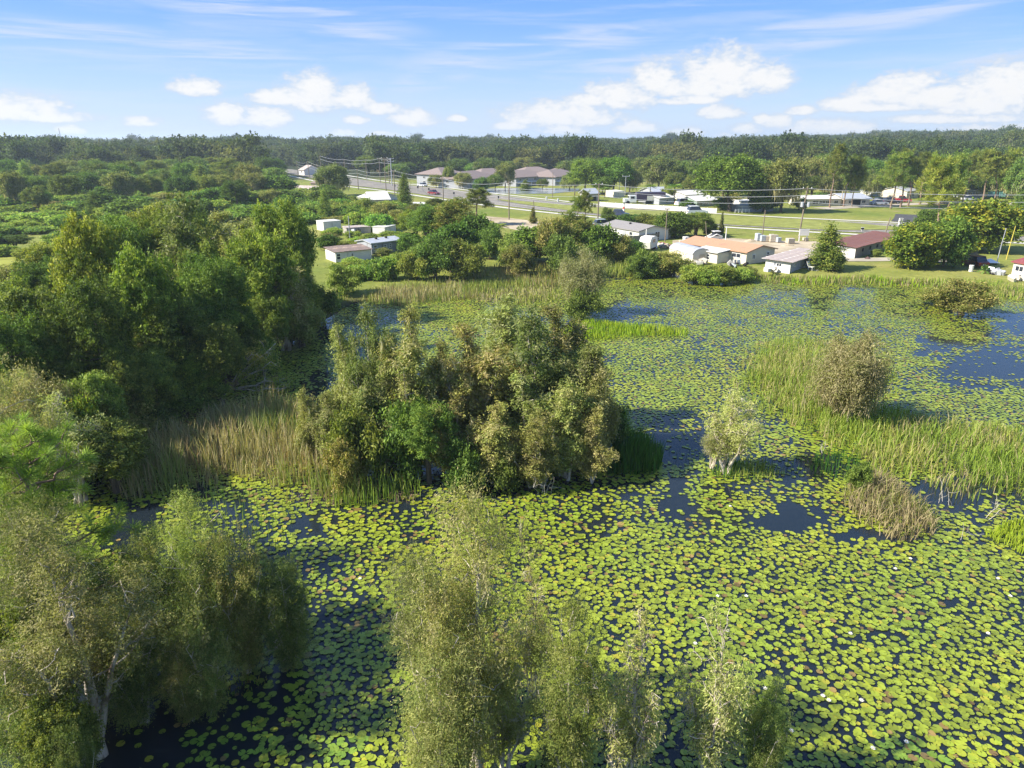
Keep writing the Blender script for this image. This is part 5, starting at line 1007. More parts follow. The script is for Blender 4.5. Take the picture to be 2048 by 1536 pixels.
# arched shed
def arch_shed():
    a = G(1338, 512, ZG); b = G(1385, 526, ZG); L = (b - a).length; rz = math.atan2(b.y - a.y, b.x - a.x); e = thing('arched_shed', 'cream shed with arched metal roof left of the long brown roofed house', 'shed', (a.x, a.y, ZG), rz)
    D = 2.9; h = 1.15; t = np.linspace(0, math.pi, 11); prof = [(0, D, -.5), ] ; g = Geo(); g.box(0, 0, -.5, L, .08, h); g.box(0, D - .08, -.5, L, D, h); part('wall', g, CREAM, e)
    Y = D/2 - np.cos(t) * D/2; Z = h + np.sin(t) * .75
    for k_, x in enumerate((0.0, L)):
        c = Geo(); V = [(x, y, z) for y, z in zip(Y, Z)] + [(x, D, -.5), (x, 0, -.5)]; c.add(V, [list(range(len(V)))]); c.add([(p[0] + (.05 if k_ == 0 else -.05), p[1], p[2]) for p in V], [list(range(len(V)))]); part('end_wall', c, CREAM, e)
    n = 7; w = L / n; s = Geo(); Yo = D/2 - np.cos(t) * (D/2 + .08); Zo = h + np.sin(t) * .83
    V = [(x, y, z) for x in (0, w - .02) for y, z in zip(Yo, Zo)]; s.add(V, [(i, i + 1, 12 + i, 11 + i) for i in range(10)]); me = s.mesh('roof_sheet', METAL)
    for i in range(n): link('roof_sheet', me, e, (i * w, 0, .01 * (i % 2)))
    d = Geo(); d.box(0, -.4, 0, .06, .4, 1.5); part('door', d, mat('tan_door', (.5,.43,.32), .8), e, loc=(L + .01, D/2, -.3))
arch_shed()
def shack_extra(e, L, D, hw):
    g = Geo(); g.box(L*.42, -.04, .1, L*.72, -.01, hw*.92); part('porch_shade_plate', g, DARK_, e)  # plate on the solid wall, porch shade put into its colour
    for s in (.42, .57, .72, .86, .99): g = Geo(); g.box(-.06, -.62, -.1, .06, -.5, hw); part('porch_post', g, TRIM, e, loc=(L*s, 0, 0))
    g = Geo(); g.box(L*.3, -2.2, -.12, L*1.02, -.02, .02); part('porch_floor', g, M_CONC, e)
    d = Geo(); d.box(-.35, -.05, 0, .35, 0, hw*.8); part('door', d, GREYW, e, loc=(L*.27, 0, 0))
    g = Geo(); g.box(L*.86, -.05, .1, L*.97, -.01, hw*.9); part('doorway_shade_plate', g, DARK_, e)  # another plate, shade of a doorway painted near black
house('shack', 'small run-down white shack with stained flat roof by the water', (1579,545), (1646,523), 504, 3.3, ('shed', .12, .5), GREYW, OLDROOF, [('f',.12,.5,.45,.3),('l',.45,.5,.6,.24)], extra=shack_extra, sheets=1.1)  # front wall in grey siding: its shaded side is put into the colour
# sunlit end of the shack: its brightness is put into a white panel
def shack_end():
    a = G(1579, 545, ZG); b = G(1646, 523, ZG); rz = math.atan2(b.y - a.y, b.x - a.x)
    e = [o for o in COL.objects if o.name.startswith('shack')][0]; g = Geo(); hw = height_at(b, 504) - ZG; g.box(-.06, -.04, -.5, -.01, 1.1, hw); g.box(-.06, 2.2, -.5, -.01, 3.34, hw); g.box(-.06, 1.1, -.5, -.01, 2.2, hw*.48); g.box(-.06, 1.1, hw*.78, -.01, 2.2, hw); part('end_panel', g, WHITE, e)
shack_end()
def long_extra(e, L, D, hw):
    g = Geo(); g.box(L*.62, -1.6, -.5, L*.66, -.01, hw*.8); g.box(L*.66, -1.62, -.5, L*1.0, -1.5, hw*.45); part('annex_wall', g, BOARD, e)
    r = Geo(); slab(r, L*.60, L*1.05, -3.0, -.1, hw*.62, hw*.98, .08); part('annex_roof', r, METAL, e)
    for s in (.15, .3, .45, .55):
        k = Geo(); k.box(-.3, -.05, 0, .3, -.005, hw*.3); part('window', k, DARK_, e, loc=(L*s, 0, hw*.5))
    w = Geo(); w.box(-.07, -.05, -.5, -.005, D + .05, hw); part('end_panel', w, WHITE, e)
house('boarded_house', 'long weathered board house with rusty red roof by the lawn', (1708,518), (1800,492), 472, 4.2, ('shed', .35, .35), BOARD, RUST, [('l',.5,.4,.5,.3)], extra=long_extra, sheets=1.3)
def pink_extra(e, L, D, hw):
    g = Geo(); g.box(.05, -1.6, -.6, .15, 0, hw*.9); part('porch_wall', g, PINK, e)
house('mobile_home', 'pale pink house with dull red metal roof at the right edge', (2022,551), (2085,563), 535, 8.5, ('gable', .8, .25), PINK, REDM, [('f',.22,.42,1.0,.34),('f',.5,.42,1.0,.34),('l',.15,.5,.5,.3),('l',.4,.5,.5,.3),('l',.7,.5,.5,.3)], sheets=0)
house('mobile_home', 'old white mobile home with brown stained roof left of the grey one', (672,526), (744,519), 499, 4.0, ('shed', .25, .2), WHITE, BRNROOF, [('f',.08,.35,.5,.5),('f',.46,.5,.28,.28)], sheets=1.2)
house('mobile_home', 'weathered grey mobile home with pale metal roof behind the white one', (744,510), (803,502), 480, 3.8, ('gable', .35, .25), GREYW, METAL, [('f',.12,.4,.5,.4),('f',.45,.45,.4,.3),('f',.62,.5,.3,.25)], vents=2)
def ribs(e, L, D, hw):
    g = Geo()
    for i in range(1, int(L / .8)): g.box(i * .8 - .02, -.05, 0, i * .8 + .02, -.005, hw)
    part('side_rib', g, TRIM, e)
    k = Geo(); k.box(L*.45, -.06, 0, L*.45 + .06, -.055, hw*.9); part('door_bar', k, RIM, e)
house('container_trailer', 'large white box container among the bushes at left', (648,463), (683,460), 442, 3, ('flat', .02, .05), WHITE, WROOF, cat='trailer', extra=ribs)
house('container_trailer', 'smaller white box trailer left of the dark trees', (770,469), (792,464), 451, 2.6, ('flat', .02, .05), WHITE, WROOF, cat='trailer', extra=ribs)
house('work_shed', 'low grey shed with an open dark front between the two white boxes', (694,469), (742,466), 454, 2.6, ('flat', .05, .1), TAUPE, OLDROOF, cat='shed', extra=lambda e, L, D, hw: part('shed_shade_plate', Geo().box(L*.08, -.04, .1, L*.22, -.01, hw*.8), DARK_, e))  # open front is a plate with the inner shade as its colour
house('hall', 'metal roofed white hall seen over the bushes below the highway', (741,407), (780,406), 399, 14, ('gable', 1.6, .3), GREYW, WROOF, cat='hall')
house('hall', 'long low white roof joined left of the metal roofed hall', (716,402), (744,404), 396, 10, ('gable', 1.0, .3), WHITE, WROOF, cat='hall')
house('trailer_home', 'low white roofed trailer right of the pointed cedar', (822,417), (856,417), 410, 5, ('flat', .2, .2), TAUPE, WROOF, cat='trailer', vents=1)
house('bungalow', 'brown bungalow roof peeping over the vines left of the round oak', (566,389), (617,392), 384, 9, ('gable', 1.4, .5), TAUPE, OLDROOF, [('f',.3,.2,1,.5)])
house('bungalow', 'long dark red brown roof below the highway bend', (622,371), (644,372), 367, 8, ('gable', .9, .4), BOARD, BRNROOF, [('f',.5,.2,1,.5)])
house('bungalow', 'white gabled house left beside the highway bend', (599,350), (609,351), 340, 8, ('gable', 2, .4), WHITE, OLDROOF, [('f',.5,.5,1.5,.25)])
house('bungalow', 'small white cottage wall among the trees at far left', (404,392), (414,394), 385, 6, ('gable', 1, .2), WHITE, OLDROOF, [('f',.5,.3,1,.4)])
house('shed', 'pale shed roof left of the round dark oak', (466,362), (482,362), 356, 6, ('gable', .8, .2), WHITE, WROOF)
house('bungalow', 'tiny white wall under the round dark oak', (518,368), (530,369), 362, 6, ('gable', .8, .2), WHITE, BRNROOF, [('f',.5,.3,1,.4)])
house('bungalow', 'pale roof among trees at the far left edge', (2,345), (24,346), 338, 14, ('hip', 2.5, .4), WHITE, METAL)
house('bungalow', 'bluish pale roof right of the far left roof', (34,340), (58,341), 334, 14, ('hip', 2.5, .4), WHITE, METAL)
house('shed', 'small pale roof in the left belt of trees', (86,352), (100,353), 348, 8, ('gable', 1, .3), CREAM, WROOF)
house('shed', 'white scrap among the trees at left centre', (262,390), (276,390), 385, 5, ('gable', .6, .2), WHITE, WROOF)
house('bungalow', 'brown far roof above the left wood', (428,309), (450,309), 302, 18, ('hip', 4, .5), CREAM, BRSH)
# two storey houses
def storeys(e, L, D, hw):
    g = Geo(); g.box(-.08, -.1, hw*.47, L + .08, -.01, hw*.53); part('belt_course', g, TRIM, e)
    q = Geo()
    for i in range(3): q.box(L*(.1 + .3*i), -.9, -.3, L*(.1 + .3*i) + .25, -.65, hw*.45)
    q.box(L*.05, -1.0, hw*.45, L*.98, -.12, hw*.47); part('porch', q, TRIM, e)
TW = [('f',.12,.62,1.2,.22),('f',.32,.62,1.2,.22),('f',.55,.62,1.2,.22),('f',.78,.62,1.2,.22),('f',.2,.12,1.4,.24),('f',.5,.12,1.4,.24),('f',.8,.12,1.4,.24),('l',.3,.6,1,.22),('l',.7,.6,1,.22),('l',.3,.12,1,.24),('l',.7,.12,1,.24)]
LG = mat('light_grey_siding', (.36,.37,.40), .75, .3, var=.05)
for A, B, ev, D, lab, wm in (((884,370),(928,366),344,17,'leftmost two storey house with hipped brown roof beyond the highway',LG), ((938,378),(990,370),350,17,'second two storey house, its cream end wall facing the highway',LG), ((1032,374),(1098,369),349,17,'third two storey house with dark upper windows over the retention pond',GREYW), ((1110,372),(1160,366),347,17,'fourth two storey house, white end wall, left of the green trees',LG)):
    house('two_storey_house', lab, A, B, ev + 2, 12, ('hip', 2.3, .6), wm, BRSH, TW, extra=storeys, group='two storey houses beyond the highway')
for A, B, lab in (((962,361),(1020,358),'rear brown hipped roof behind the second two storey house'), ((1045,358),(1110,356),'rear brown hipped roof behind the third two storey house'), ((1125,356),(1170,354),'rear brown hipped roof behind the fourth two storey house'), ((1245,360),(1275,358),'pinkish far house roof between the green trees, left one'), ((1285,354),(1320,354),'pinkish far house roof between the green trees, right one'), ((1392,352),(1412,352),'pale far house high behind the palms')):
    house('two_storey_house', lab, A, B, A[1] - 14, 11, ('hip', 2.3, .6), LG, BRSH, TW[:4], extra=storeys, group='far hipped roof houses')
# right-hand home park
house('mobile_home', 'long pale cream mobile home between the mossy oak and first pine', (1607,413), (1682,412), 398, 8, ('flat', .3, .4), CREAM, WROOF, [('f',.30,.35,1.6,.4),('f',.48,.35,1.6,.4),('f',.62,.35,1.0,.4),('f',.85,.4,1,.35)])
house('mobile_home', 'mobile home with white roof and dark open front behind the pines', (1690,412), (1738,411), 397, 9, ('gable', 1.0, .5), CREAM, METAL, [('f',.2,.4,1,.35),('f',.75,.4,1,.35)], extra=lambda e, L, D, hw: part('carport_shade_plate', Geo().box(L*.3, -.04, .2, L*.62, -.01, hw*.85), DARK_, e))  # carport shade painted as a near-black plate on the front wall
house('trailer_home', 'blue white long low trailer beside the big dark oak', (1484,425), (1546,423), 412, 5, ('flat', .1, .1), LG, WROOF, cat='trailer')
house('box_trailer', 'off white box with grey lettering panel above the long low trailer', (1481,416), (1510,415), 402, 4, ('flat', .1, .1), WHITE, WROOF, cat='trailer')
house('mobile_home', 'green walled mobile home with white roof behind the white wall', (1393,414), (1432,412), 400, 7, ('gable', .9, .5), mat('sage_siding', (.30,.38,.33), .8), WROOF, [('f',.2,.3,1,.45),('f',.45,.3,1,.45),('f',.7,.3,1,.45)])
house('mobile_home', 'white roofed mobile home behind the green one', (1372,400), (1410,398), 388, 8, ('gable', .8, .4), WHITE, WROOF, [('f',.3,.3,1,.45),('f',.7,.3,1,.45)])
house('mobile_home', 'grey and white mobile home behind the parked truck', (1318,410), (1348,408), 395, 8, ('gable', .9, .3), LG, WROOF, [('f',.5,.3,1,.4)])
house('mobile_home', 'light blue home with sloped roof left of the taller palm', (1308,395), (1345,394), 384, 9, ('gable', 1.2, .4), LG, METAL, [('f',.3,.3,1,.4),('f',.7,.3,1,.4)])
house('pump_house', 'small grey hut with dark entrance at the left end of the white wall', (1176,403), (1196,402), 386, 4, ('gable', 1.1, .4), TAUPE, METAL, cat='hut', extra=lambda e, L, D, hw: part('hut_shade_plate', Geo().box(L*.2, -.04, .1, L*.8, -.01, hw*.6), DARK_, e))  # entrance shade painted as a dark plate, the wall behind is closed
house('storage_box', 'cream storage shed on the grass left of the palms', (1227,395), (1248,394), 383, 4, ('flat', .2, .1), CREAM, WROOF, cat='shed')
house('mobile_home', 'cream wall and white roof right of the red truck', (1812,398), (1836,396), 381, 8, ('gable', 1, .3), CREAM, METAL, [('f',.5,.3,1,.4)])
house('mobile_home', 'grey cottage with white porch roof behind the tall pines', (1932,397), (1965,397), 381, 8, ('flat', .3, .5), GREYW, METAL, [('f',.2,.3,1,.45),('f',.6,.3,1,.45)])
house('mobile_home', 'far white house with metal roof, left of the white pair', (1716,367), (1738,366), 354, 9, ('gable', 1.2, .4), WHITE, METAL, [('f',.5,.3,1,.4)])
house('mobile_home', 'far cream house with pale roof, right of the white pair', (1740,365), (1768,364), 352, 9, ('gable', 1.2, .4), CREAM, WROOF, [('f',.3,.3,1,.4),('f',.7,.3,1,.4)])
house('mobile_home', 'half hidden pale home between pines at right', (2022,373), (2046,372), 360, 9, ('gable', 1.2, .4), WHITE, WROOF, [('f',.5,.3,1,.4)])
house('mobile_home', 'half hidden white roof above the pale long mobile home', (1756,393), (1785,392), 384, 7, ('flat', .2, .3), WHITE, METAL, [('f',.5,.3,1,.4)])
house('warehouse', 'far teal grey roof near the right skyline', (1880,302), (1906,302), 298, 30, ('gable', 3, .3), LG, METAL)
house('warehouse', 'far grey hangar roof at the right skyline', (1945,296), (1965,296), 293, 30, ('gable', 3, .3), LG, METAL)

# ---------------------------------------------------------------- walls, fences, poles, signs
def wall_thing():
    a = G(1200, 413, ZG); b = G(1432, 427, ZG); L = (b - a).length; rz = math.atan2(b.y - a.y, b.x - a.x); e = thing('boundary_wall', 'long low white wall along the far side of the highway', 'wall', (a.x, a.y, ZG), rz)
    n = 14; w = L / n; me = Geo().box(.02, 0, -.4, w - .02, .12, 1.12).mesh('wall_panel', WHITE)
    for i in range(n): link('wall_panel', me, e, (i * w, 0, 0))
    c = Geo()
    for i in range(n + 1): c.box(i * w - .1, -.04, -.4, i * w + .1, .16, 1.2)
    part('wall_post', c, WHITE, e)
wall_thing()
def rail(A, B, lab, n=4, h=.9, m=TRIM, name='rail_fence', cat='fence', solid=False):
    a = G(*A, ZG); b = G(*B, ZG); L = (b - a).length; rz = math.atan2(b.y - a.y, b.x - a.x); e = thing(name, lab, cat, (a.x, a.y, zland(a.x, a.y)), rz)
    pm = Geo().box(-.06, -.06, -.3, .06, .06, h).mesh('post', m)
    for i in range(n + 1): link('post', pm, e, (L * i / n, 0, 0))
    if solid:
        w = L / n; bm = Geo().box(.07, -.02, .05, w - .07, .02, h * .95).mesh('fence_panel', m)
        for i in range(n): link('fence_panel', bm, e, (w * i, 0, 0))
    else:
        for zz in (.4, .75): part('rail', Geo().box(0, -.03, zz * h, L, .03, zz * h + .1), m, e)
rail((1470,426), (1498,426), 'short white rail fence before the long low trailer')
rail((1975,394), (2010,394), 'teal solid fence under the tall pines at right', 6, 1.5, mat('teal_paint', (.20,.48,.44), .7), 'panel_fence', solid=True)
rail((1198,412), (1206,412), 'little white gate rail at the left end of the wall', 2, .9)
rail((905,449), (985,455), 'dark mesh fence along the dirt side road', 8, .8, mat('pale_rail', (.55,.53,.48), .7), 'low_fence')
rail((1250,488), (1340,478), 'brown plank fence behind the scrap pile', 10, 1.2, BOARD, 'plank_fence', solid=True)

WIREM = mat('wire', (.40,.41,.42), .5, .4)
def pole(u, v, top, lab, arms=(), r=.15, m=WOOD_, cat='utility pole', lean=0, trafo=False):
    P = G(u, v, ZG); h = height_at(P, top); P.z = zland(P.x, P.y); e = thing('utility_pole', lab, cat, P, 0)
    part('pole', Geo().tube([(0,0,-.5),(lean*.5,0,h*.5),(lean,0,h - P.z)], [r, r*.85, r*.65], 7), m, e, smooth=True); H = h - P.z
    for z_, w in arms: part('crossarm', Geo().box(lean - w/2, -.07, H - z_ - .08, lean + w/2, .07, H - z_ + .08), m, e); [part('insulator', Geo().cyl((lean + s*w*.45, 0, H - z_ + .08), .06, .22, 6), TRIM, e) for s in (-1, 1)]
    if trafo:
        for s in (-1, 1): g = Geo(); g.cyl((lean + s*.55, 0, H*.62), .28, .8, 8); g.box(lean, -.05, H*.62 + .3, lean + s*.4, .05, H*.62 + .4); part('transformer', g, METAL, e)
    return Vector((P.x + lean, P.y, h))
P1 = pole(1195, 452, 366, 'tall power pole standing by the dirt side road before the white wall', arms=((.3,1.4),))
P2 = pole(1597, 478, 374, 'power pole with two transformers behind the white sign', arms=((.3,1.6),), trafo=True, lean=.4)
P3 = pole(1018, 440, 362, 'power pole on the verge right of the flat topped pine', arms=((.3,1.4),))
P4 = pole(887, 404, 355, 'power pole on the verge left of the flat topped pine', arms=((.2,1.2),))
P5 = pole(790, 398, 340, 'power pole right behind the pointed cedar', arms=((.2,1.2),))
P6 = pole(773, 396, 315, 'tall power pole left of the pointed cedar', arms=((.2,1.8),(.9,1.8)))
P7 = pole(717, 380, 338, 'power pole at the highway bend right of the round oak')
P8 = pole(784, 372, 316, 'tallest steel pole across the highway', arms=((.2,2.4),(1.2,2.4)), r=.22, m=GREYW)
P8b = pole(779, 368, 318, 'slim pole just left of the tallest steel pole', arms=((.2,1.6),)); P9 = pole(761, 366, 316, 'pole left of the steel pole group', arms=((.2,1.6),)); P10 = pole(734, 362, 319, 'pole behind the highway in the middle of the row'); P11 = pole(691, 358, 318, 'pole behind the round oak at the highway')
P12 = pole(643, 352, 311, 'pole far up the highway left of the round oak'); P13 = pole(619, 360, 322, 'pole on the near side of the far highway'); P14 = pole(596, 352, 322, 'pole near the white gabled house by the highway')
pole(1071, 444, 402, 'bare leaning pole on the verge near the young conifer', r=.1, lean=-.5); pole(1330, 484, 418, 'thin light pole behind the grey roofed cottage', arms=((.0,.9),), r=.1); pole(1291, 492, 458, 'short pale pole at the end wall of the grey roofed cottage', r=.1, m=TRIM)
pole(1450, 490, 453, 'short white post by the loader', r=.09, m=TRIM); pole(1524, 478, 420, 'thin dark pole between the cypress spire and the transformers', r=.1); pole(1766, 482, 434, 'leaning bare pole behind the rusty roof', r=.11, lean=.6); pole(2012, 520, 452, 'leaning pole with yellow guard near the pink house', r=.07, lean=.25, m=mat('yellow_guard', (.55,.45,.08), .7)); pole(1992, 530, 456, 'leaning pale pole by the white canopy', r=.07, lean=.25, m=GREYW)
pole(700, 478, 432, 'pole with a grey meter box beside the white container', r=.1, m=GREYW); pole(1105, 372 + 24, 345, 'dark pole between the two storey houses and the pond', r=.12); pole(1250, 392, 352, 'double headed street light pole', arms=((.1,2.2),), r=.12, m=GREYW, cat='street lamp'); pole(1238, 390, 352, 'slim street pole left of the double street light', r=.1, m=GREYW); pole(1259, 404, 374, 'short dark pole right of the cream storage shed', r=.1)
pole(1353, 410, 390, 'pale post in the home park, left of a pair', r=.12, m=mat('tan_post', (.5,.42,.28), .8)); pole(1357, 410, 391, 'pale post in the home park, right of a pair', r=.12, m=MATS['tan_post']); pole(1681, 412, 382, 'pale post beside the second pine', r=.12, m=MATS['tan_post']); pole(1400, 404, 362, 'tall thin lamp pole above the green mobile home', r=.1, m=GREYW, cat='street lamp')
pole(132, 330, 256, 'hair thin radio mast on the left skyline', r=.28, m=GREYW, cat='mast')
def wires(pts, lab, dz, r=.035, dx=0):
    g = Geo()
    for a, b in zip(pts[:-1], pts[1:]):
        t = np.linspace(0, 1, 14)[:, None]; A = np.array(a) + [dx, 0, -dz]; B = np.array(b) + [dx, 0, -dz]; Q = A + (B - A) * t; Q[:, 2] -= 4 * t[:, 0] * (1 - t[:, 0]) * np.linalg.norm(B - A) * .018
        g.tube(Q, r * (1 + .0 * t[:, 0]), 4)
    o = link('power_line', g.mesh('power_line', WIREM), label=lab, cat='power line', group='power lines along the highway')
END = G(2330, 500, ZG); END.z = 10; RP = [P14, P13, P7, P5, P4, P3, P1, P2, END]
for i, (dz, w_) in enumerate(((.25, 'top'), (1.4, 'second'), (2.5, 'third'))): wires(RP, '%s wire of the power line along the near side of the highway' % w_, dz, .034)
RQ2 = [P12, P11, P10, P9, P8b, P8]
for i, (dz, w_) in enumerate(((.2, 'top'), (1.6, 'lower'))): wires(RQ2, '%s wire of the far power line across the highway' % w_, dz, .045)
wires([P6, P8], 'short wire spanning the highway between the tall poles', .4, .045)
# billboard, signs
def board(u, v, vt, vb, w, lab, m, legs=2, name='billboard', cat='billboard', legm=TRIM, lines=None):
    P = G(u, v, ZG); z0 = zland(P.x, P.y); P.z = z0; zt = height_at(P, vt) - z0; zb = height_at(P, vb) - z0; W_ = span(P, w, 2); e = thing(name, lab, cat, P, 0)
    part('board', Geo().box(-W_/2, -.1, zb, W_/2, .1, zt), m, e); k = .035 * (zt - zb) + .03
    f = Geo().box(-W_/2 - k, -.12, zb - k, W_/2 + k, .12, zb).box(-W_/2 - k, -.12, zt, W_/2 + k, .12, zt + k); part('board_frame', f, legm, e)
    for i in range(legs): x = (-W_/2 + .1 * W_ + i * W_ * .8 / max(1, legs - 1)) if legs > 1 else 0; part('leg', Geo().box(x - .07, .101, -.5, x + .07, .22, zt), legm, e)
    if lines:
        g = Geo(); [g.box(x0 * W_, -.14, zb + y0 * (zt - zb), x1 * W_, -.105, zb + y1 * (zt - zb)) for x0, x1, y0, y1 in lines]; part('lettering', g, TRIM, e)
    return e
board(552, 352, 317, 331, 34, 'dark billboard with faint pale lines of print left of the highway', mat('billboard_face', (.035,.03,.05), .6, var=.2), legs=3, lines=[(-.45,-.02,.80,.84),(-.45,-.05,.62,.66),(-.45,-.02,.44,.48),(.12,.16,.3,.8),(.18,.24,.2,.7)], legm=DARK_)
board(1606, 484, 459, 470, 19, 'blank white sign board on two posts at the builders yard', WHITE, name='sign_board', cat='sign')
board(1798, 454, 437, 449, 2.5, 'small white marker sign by the fresh asphalt entrance, left of two', WHITE, name='marker_sign', cat='sign'); board(1802, 454, 437, 449, 2.5, 'small white marker sign by the fresh asphalt entrance, right of two', WHITE, name='marker_sign', cat='sign')
board(1724, 464, 455, 459, 5, 'little dark mail box on a post at the roadside', DARK_, legs=1, name='mail_box', cat='mail box')
for i, (u, v) in enumerate([(790,381),(836,384),(858,388),(908,396),(997,404)]):
    board(u, v, v - 12, v - 8, 3, '%s small dark road sign along the highway edge' % ORD[i].replace('nearest', 'closest').replace('closest', 'leftmost' if i == 0 else 'from the left') if i else 'leftmost small dark road sign along the highway edge', DARK_, legs=1, name='road_sign', cat='road sign', legm=GREYW)

# ---------------------------------------------------------------- vehicles
def car(u, v, deg, L, Wd, H, m, lab, kind='car', cat='car', z=ZG):
    P = G(u, v, z); z0 = max(zland(P.x, P.y), z0_road(P)); e = thing('parked_car' if kind != 'pickup' else 'pickup_truck', lab, cat, (P.x, P.y, z0), R(deg)); h1 = H * .56
    def loft(prof, w0, w1, zsplit):
        n = len(prof); V = []
        for s in (-1, 1):
            for x, zz in prof: V.append((x, s * (w0 if zz < zsplit else w1), zz))
        g = Geo(); g.add(V, [(i, (i + 1) % n, n + (i + 1) % n, n + i) for i in range(n)]); g.add([V[i] for i in range(n)], [list(range(n))[::-1]]); g.add([V[n + i] for i in range(n)], [list(range(n))]); return g
    w = Wd / 2
    part('body', loft([(-L/2, .28), (L/2, .28), (L/2 + .03, h1 * .62), (L/2 - .12, h1 * .86), (L*.20, h1), (-L*.44, h1), (-L/2, h1 * .82)], w, w * .96, h1 * .7), m, e)
    cab = [(-L*.42, h1), (L*.20, h1), (L*.06, H * .96), (-L*.34, H * .96)] if kind != 'pickup' else [(-L*.05, h1), (L*.24, h1), (L*.14, H * .96), (-L*.02, H * .96)]
    if kind == 'sedan': cab = [(-L*.36, h1), (L*.20, h1), (L*.03, H * .96), (-L*.22, H * .96)]
    part('window_band', loft([(x, zz + .002) for x, zz in cab], w * .90, w * .80, h1 + .1), GLASS, e)
    xs = [c[0] for c in cab[2:]]; part('roof', Geo().box(min(xs) - .03, -w*.81, H*.96 + .004, max(xs) + .03, w*.81, H), m, e)
    wm = Geo().cyl((0, -.1, 0), .32, .2, 12, axis=1).mesh('wheel', TYRE); rm = Geo().cyl((0, -.11, 0), .18, .22, 8, axis=1).mesh('rim', RIM)
    for sx in (-.31, .32):
        for sy in (-1, 1): o = link('wheel', wm, e, (sx * L, sy * w * .93, .32)); link('rim', rm, o)
    for sy in (-1, 1):
        part('tail_light', Geo().box(-L/2 - .03, sy*w*.75 - .14, h1*.68, -L/2 + .06, sy*w*.75 + .14, h1*.88), paint('red_lamp', (.45,.03,.02)), e); part('headlight', Geo().box(L/2 - .05, sy*w*.7 - .15, h1*.58, L/2 + .04, sy*w*.7 + .15, h1*.76), paint('clear_lamp', (.75,.75,.72)), e)
    part('number_plate', Geo().box(-L/2 - .02, -.2, h1*.45, -L/2 + .005, .2, h1*.62), TRIM, e)
    return e
def z0_road(P):
    d = np.hypot(RQ[:, 0] - P.x, RQ[:, 1] - P.y); i = int(np.argmin(d)); return RZ[i] + .01 if d[i] < 10 else -1
car(868, 390, -50, 4.6, 1.8, 1.45, paint('dark_red_paint', (.18,.02,.03)), 'dark red car driving on the highway', 'sedan')
car(1941, 532, 100, 4.4, 1.75, 1.5, paint('maroon_paint', (.12,.015,.02)), 'maroon hatchback parked under the trees by the lawn, rear view')
car(1206, 455, 15, 4.3, 1.7, 1.6, paint('pale_blue_grey', (.42,.47,.48)), 'pale grey van parked behind the grey roofed cottage')
car(1240, 434, -30, 3.8, 1.6, 1.5, paint('navy_paint', (.03,.04,.08)), 'dark blue car waiting at the junction by the white wall')
car(1392, 431, 10, 5.0, 1.9, 2.0, paint('white_paint', (.78,.78,.78)), 'white car with dark windows passing before the white wall')
car(1384, 422, 8, 4.6, 1.8, 1.5, paint('black_paint', (.02,.02,.025)), 'black car behind the white one by the wall', 'sedan')
car(1757, 410, 5, 4.6, 1.8, 1.5, paint('silver_paint', (.55,.57,.6)), 'silver car parked between the dark fronted home and pines', 'sedan')
car(1800, 405, 0, 5.4, 1.9, 1.8, paint('bright_red_paint', (.5,.02,.03)), 'bright red pickup truck behind the pines', 'pickup', 'truck')
car(1780, 408, 5, 4.8, 1.9, 1.7, paint('black_paint2', (.03,.02,.04)), 'dark car left of the bright red pickup')
car(1938, 402, 5, 4.6, 1.8, 1.5, MATS['white_paint'], 'white car parked before the grey cottage', 'sedan')
car(1762, 406, 5, 4.2, 1.8, 1.5, paint('green_paint', (.05,.09,.06)), 'dark green car half behind the silver one')
car(1332, 402, 5, 4.5, 1.8, 1.5, MATS['white_paint'], 'white car in the home park behind the truck', 'sedan')
car(1460, 417, 5, 4.3, 1.8, 1.4, MATS['silver_paint'], 'silver car left of the lettered box trailer', 'sedan')
car(1368, 412, 20, 4.8, 1.9, 2.0, MATS['white_paint'], 'white van among clutter left of the green mobile home')
car(845, 374, 130, 4.5, 1.8, 1.5, MATS['silver_paint'], 'silver car at the turning beyond the highway', 'sedan')
def truck():
    P = G(1292, 409, ZG); e = thing('box_truck', 'dark purple box truck with white side panel and white cab', 'truck', (P.x, P.y, zland(P.x, P.y)), R(3)); PU = paint('dark_purple_paint', (.05,.035,.08))
    part('cargo_box', Geo().box(-2.6, 0, .9, 5.2, 2.3, 3.1), PU, e); part('side_panel', Geo().box(.2, -.05, 1.1, 3.9, -.01, 2.2), WHITE, e); part('cab', Geo().box(-4.6, .1, .5, -2.65, 2.2, 2.3), MATS['white_paint'], e); part('hood', Geo().box(-5.9, .2, .5, -4.605, 2.1, 1.5), MATS['white_paint'], e)
    part('windscreen', Geo().box(-4.64, .3, 1.5, -4.602, 2.0, 2.15), GLASS, e); part('side_window', Geo().box(-4.2, .06, 1.45, -3.2, .095, 2.05), GLASS, e); part('chassis', Geo().box(-5.7, .5, .35, 5.1, 1.8, .495), DARK_, e)
    wm = Geo().cyl((0, -.15, 0), .48, .3, 12, axis=1).mesh('wheel', TYRE)
    for x in (-4.9, 2.4, 3.7):
        for y in (.2, 2.1): link('wheel', wm, e, (x, y, .48))
truck()
def flag():
    P = G(1247, 428, ZG); e = thing('traffic_beacon', 'red and white striped beacon post at the junction', 'beacon', (P.x, P.y, zland(P.x, P.y)))
    for i in range(4): part('band', Geo().cyl((0, 0, i * .55), .30 - .04 * i, .54, 8), paint('red_band', (.6,.05,.04)) if i % 2 == 0 else MATS['white_paint'], e)
    part('lamp', Geo().cyl((0, 0, 2.2), .14, .4, 8), DARK_, e)
flag()
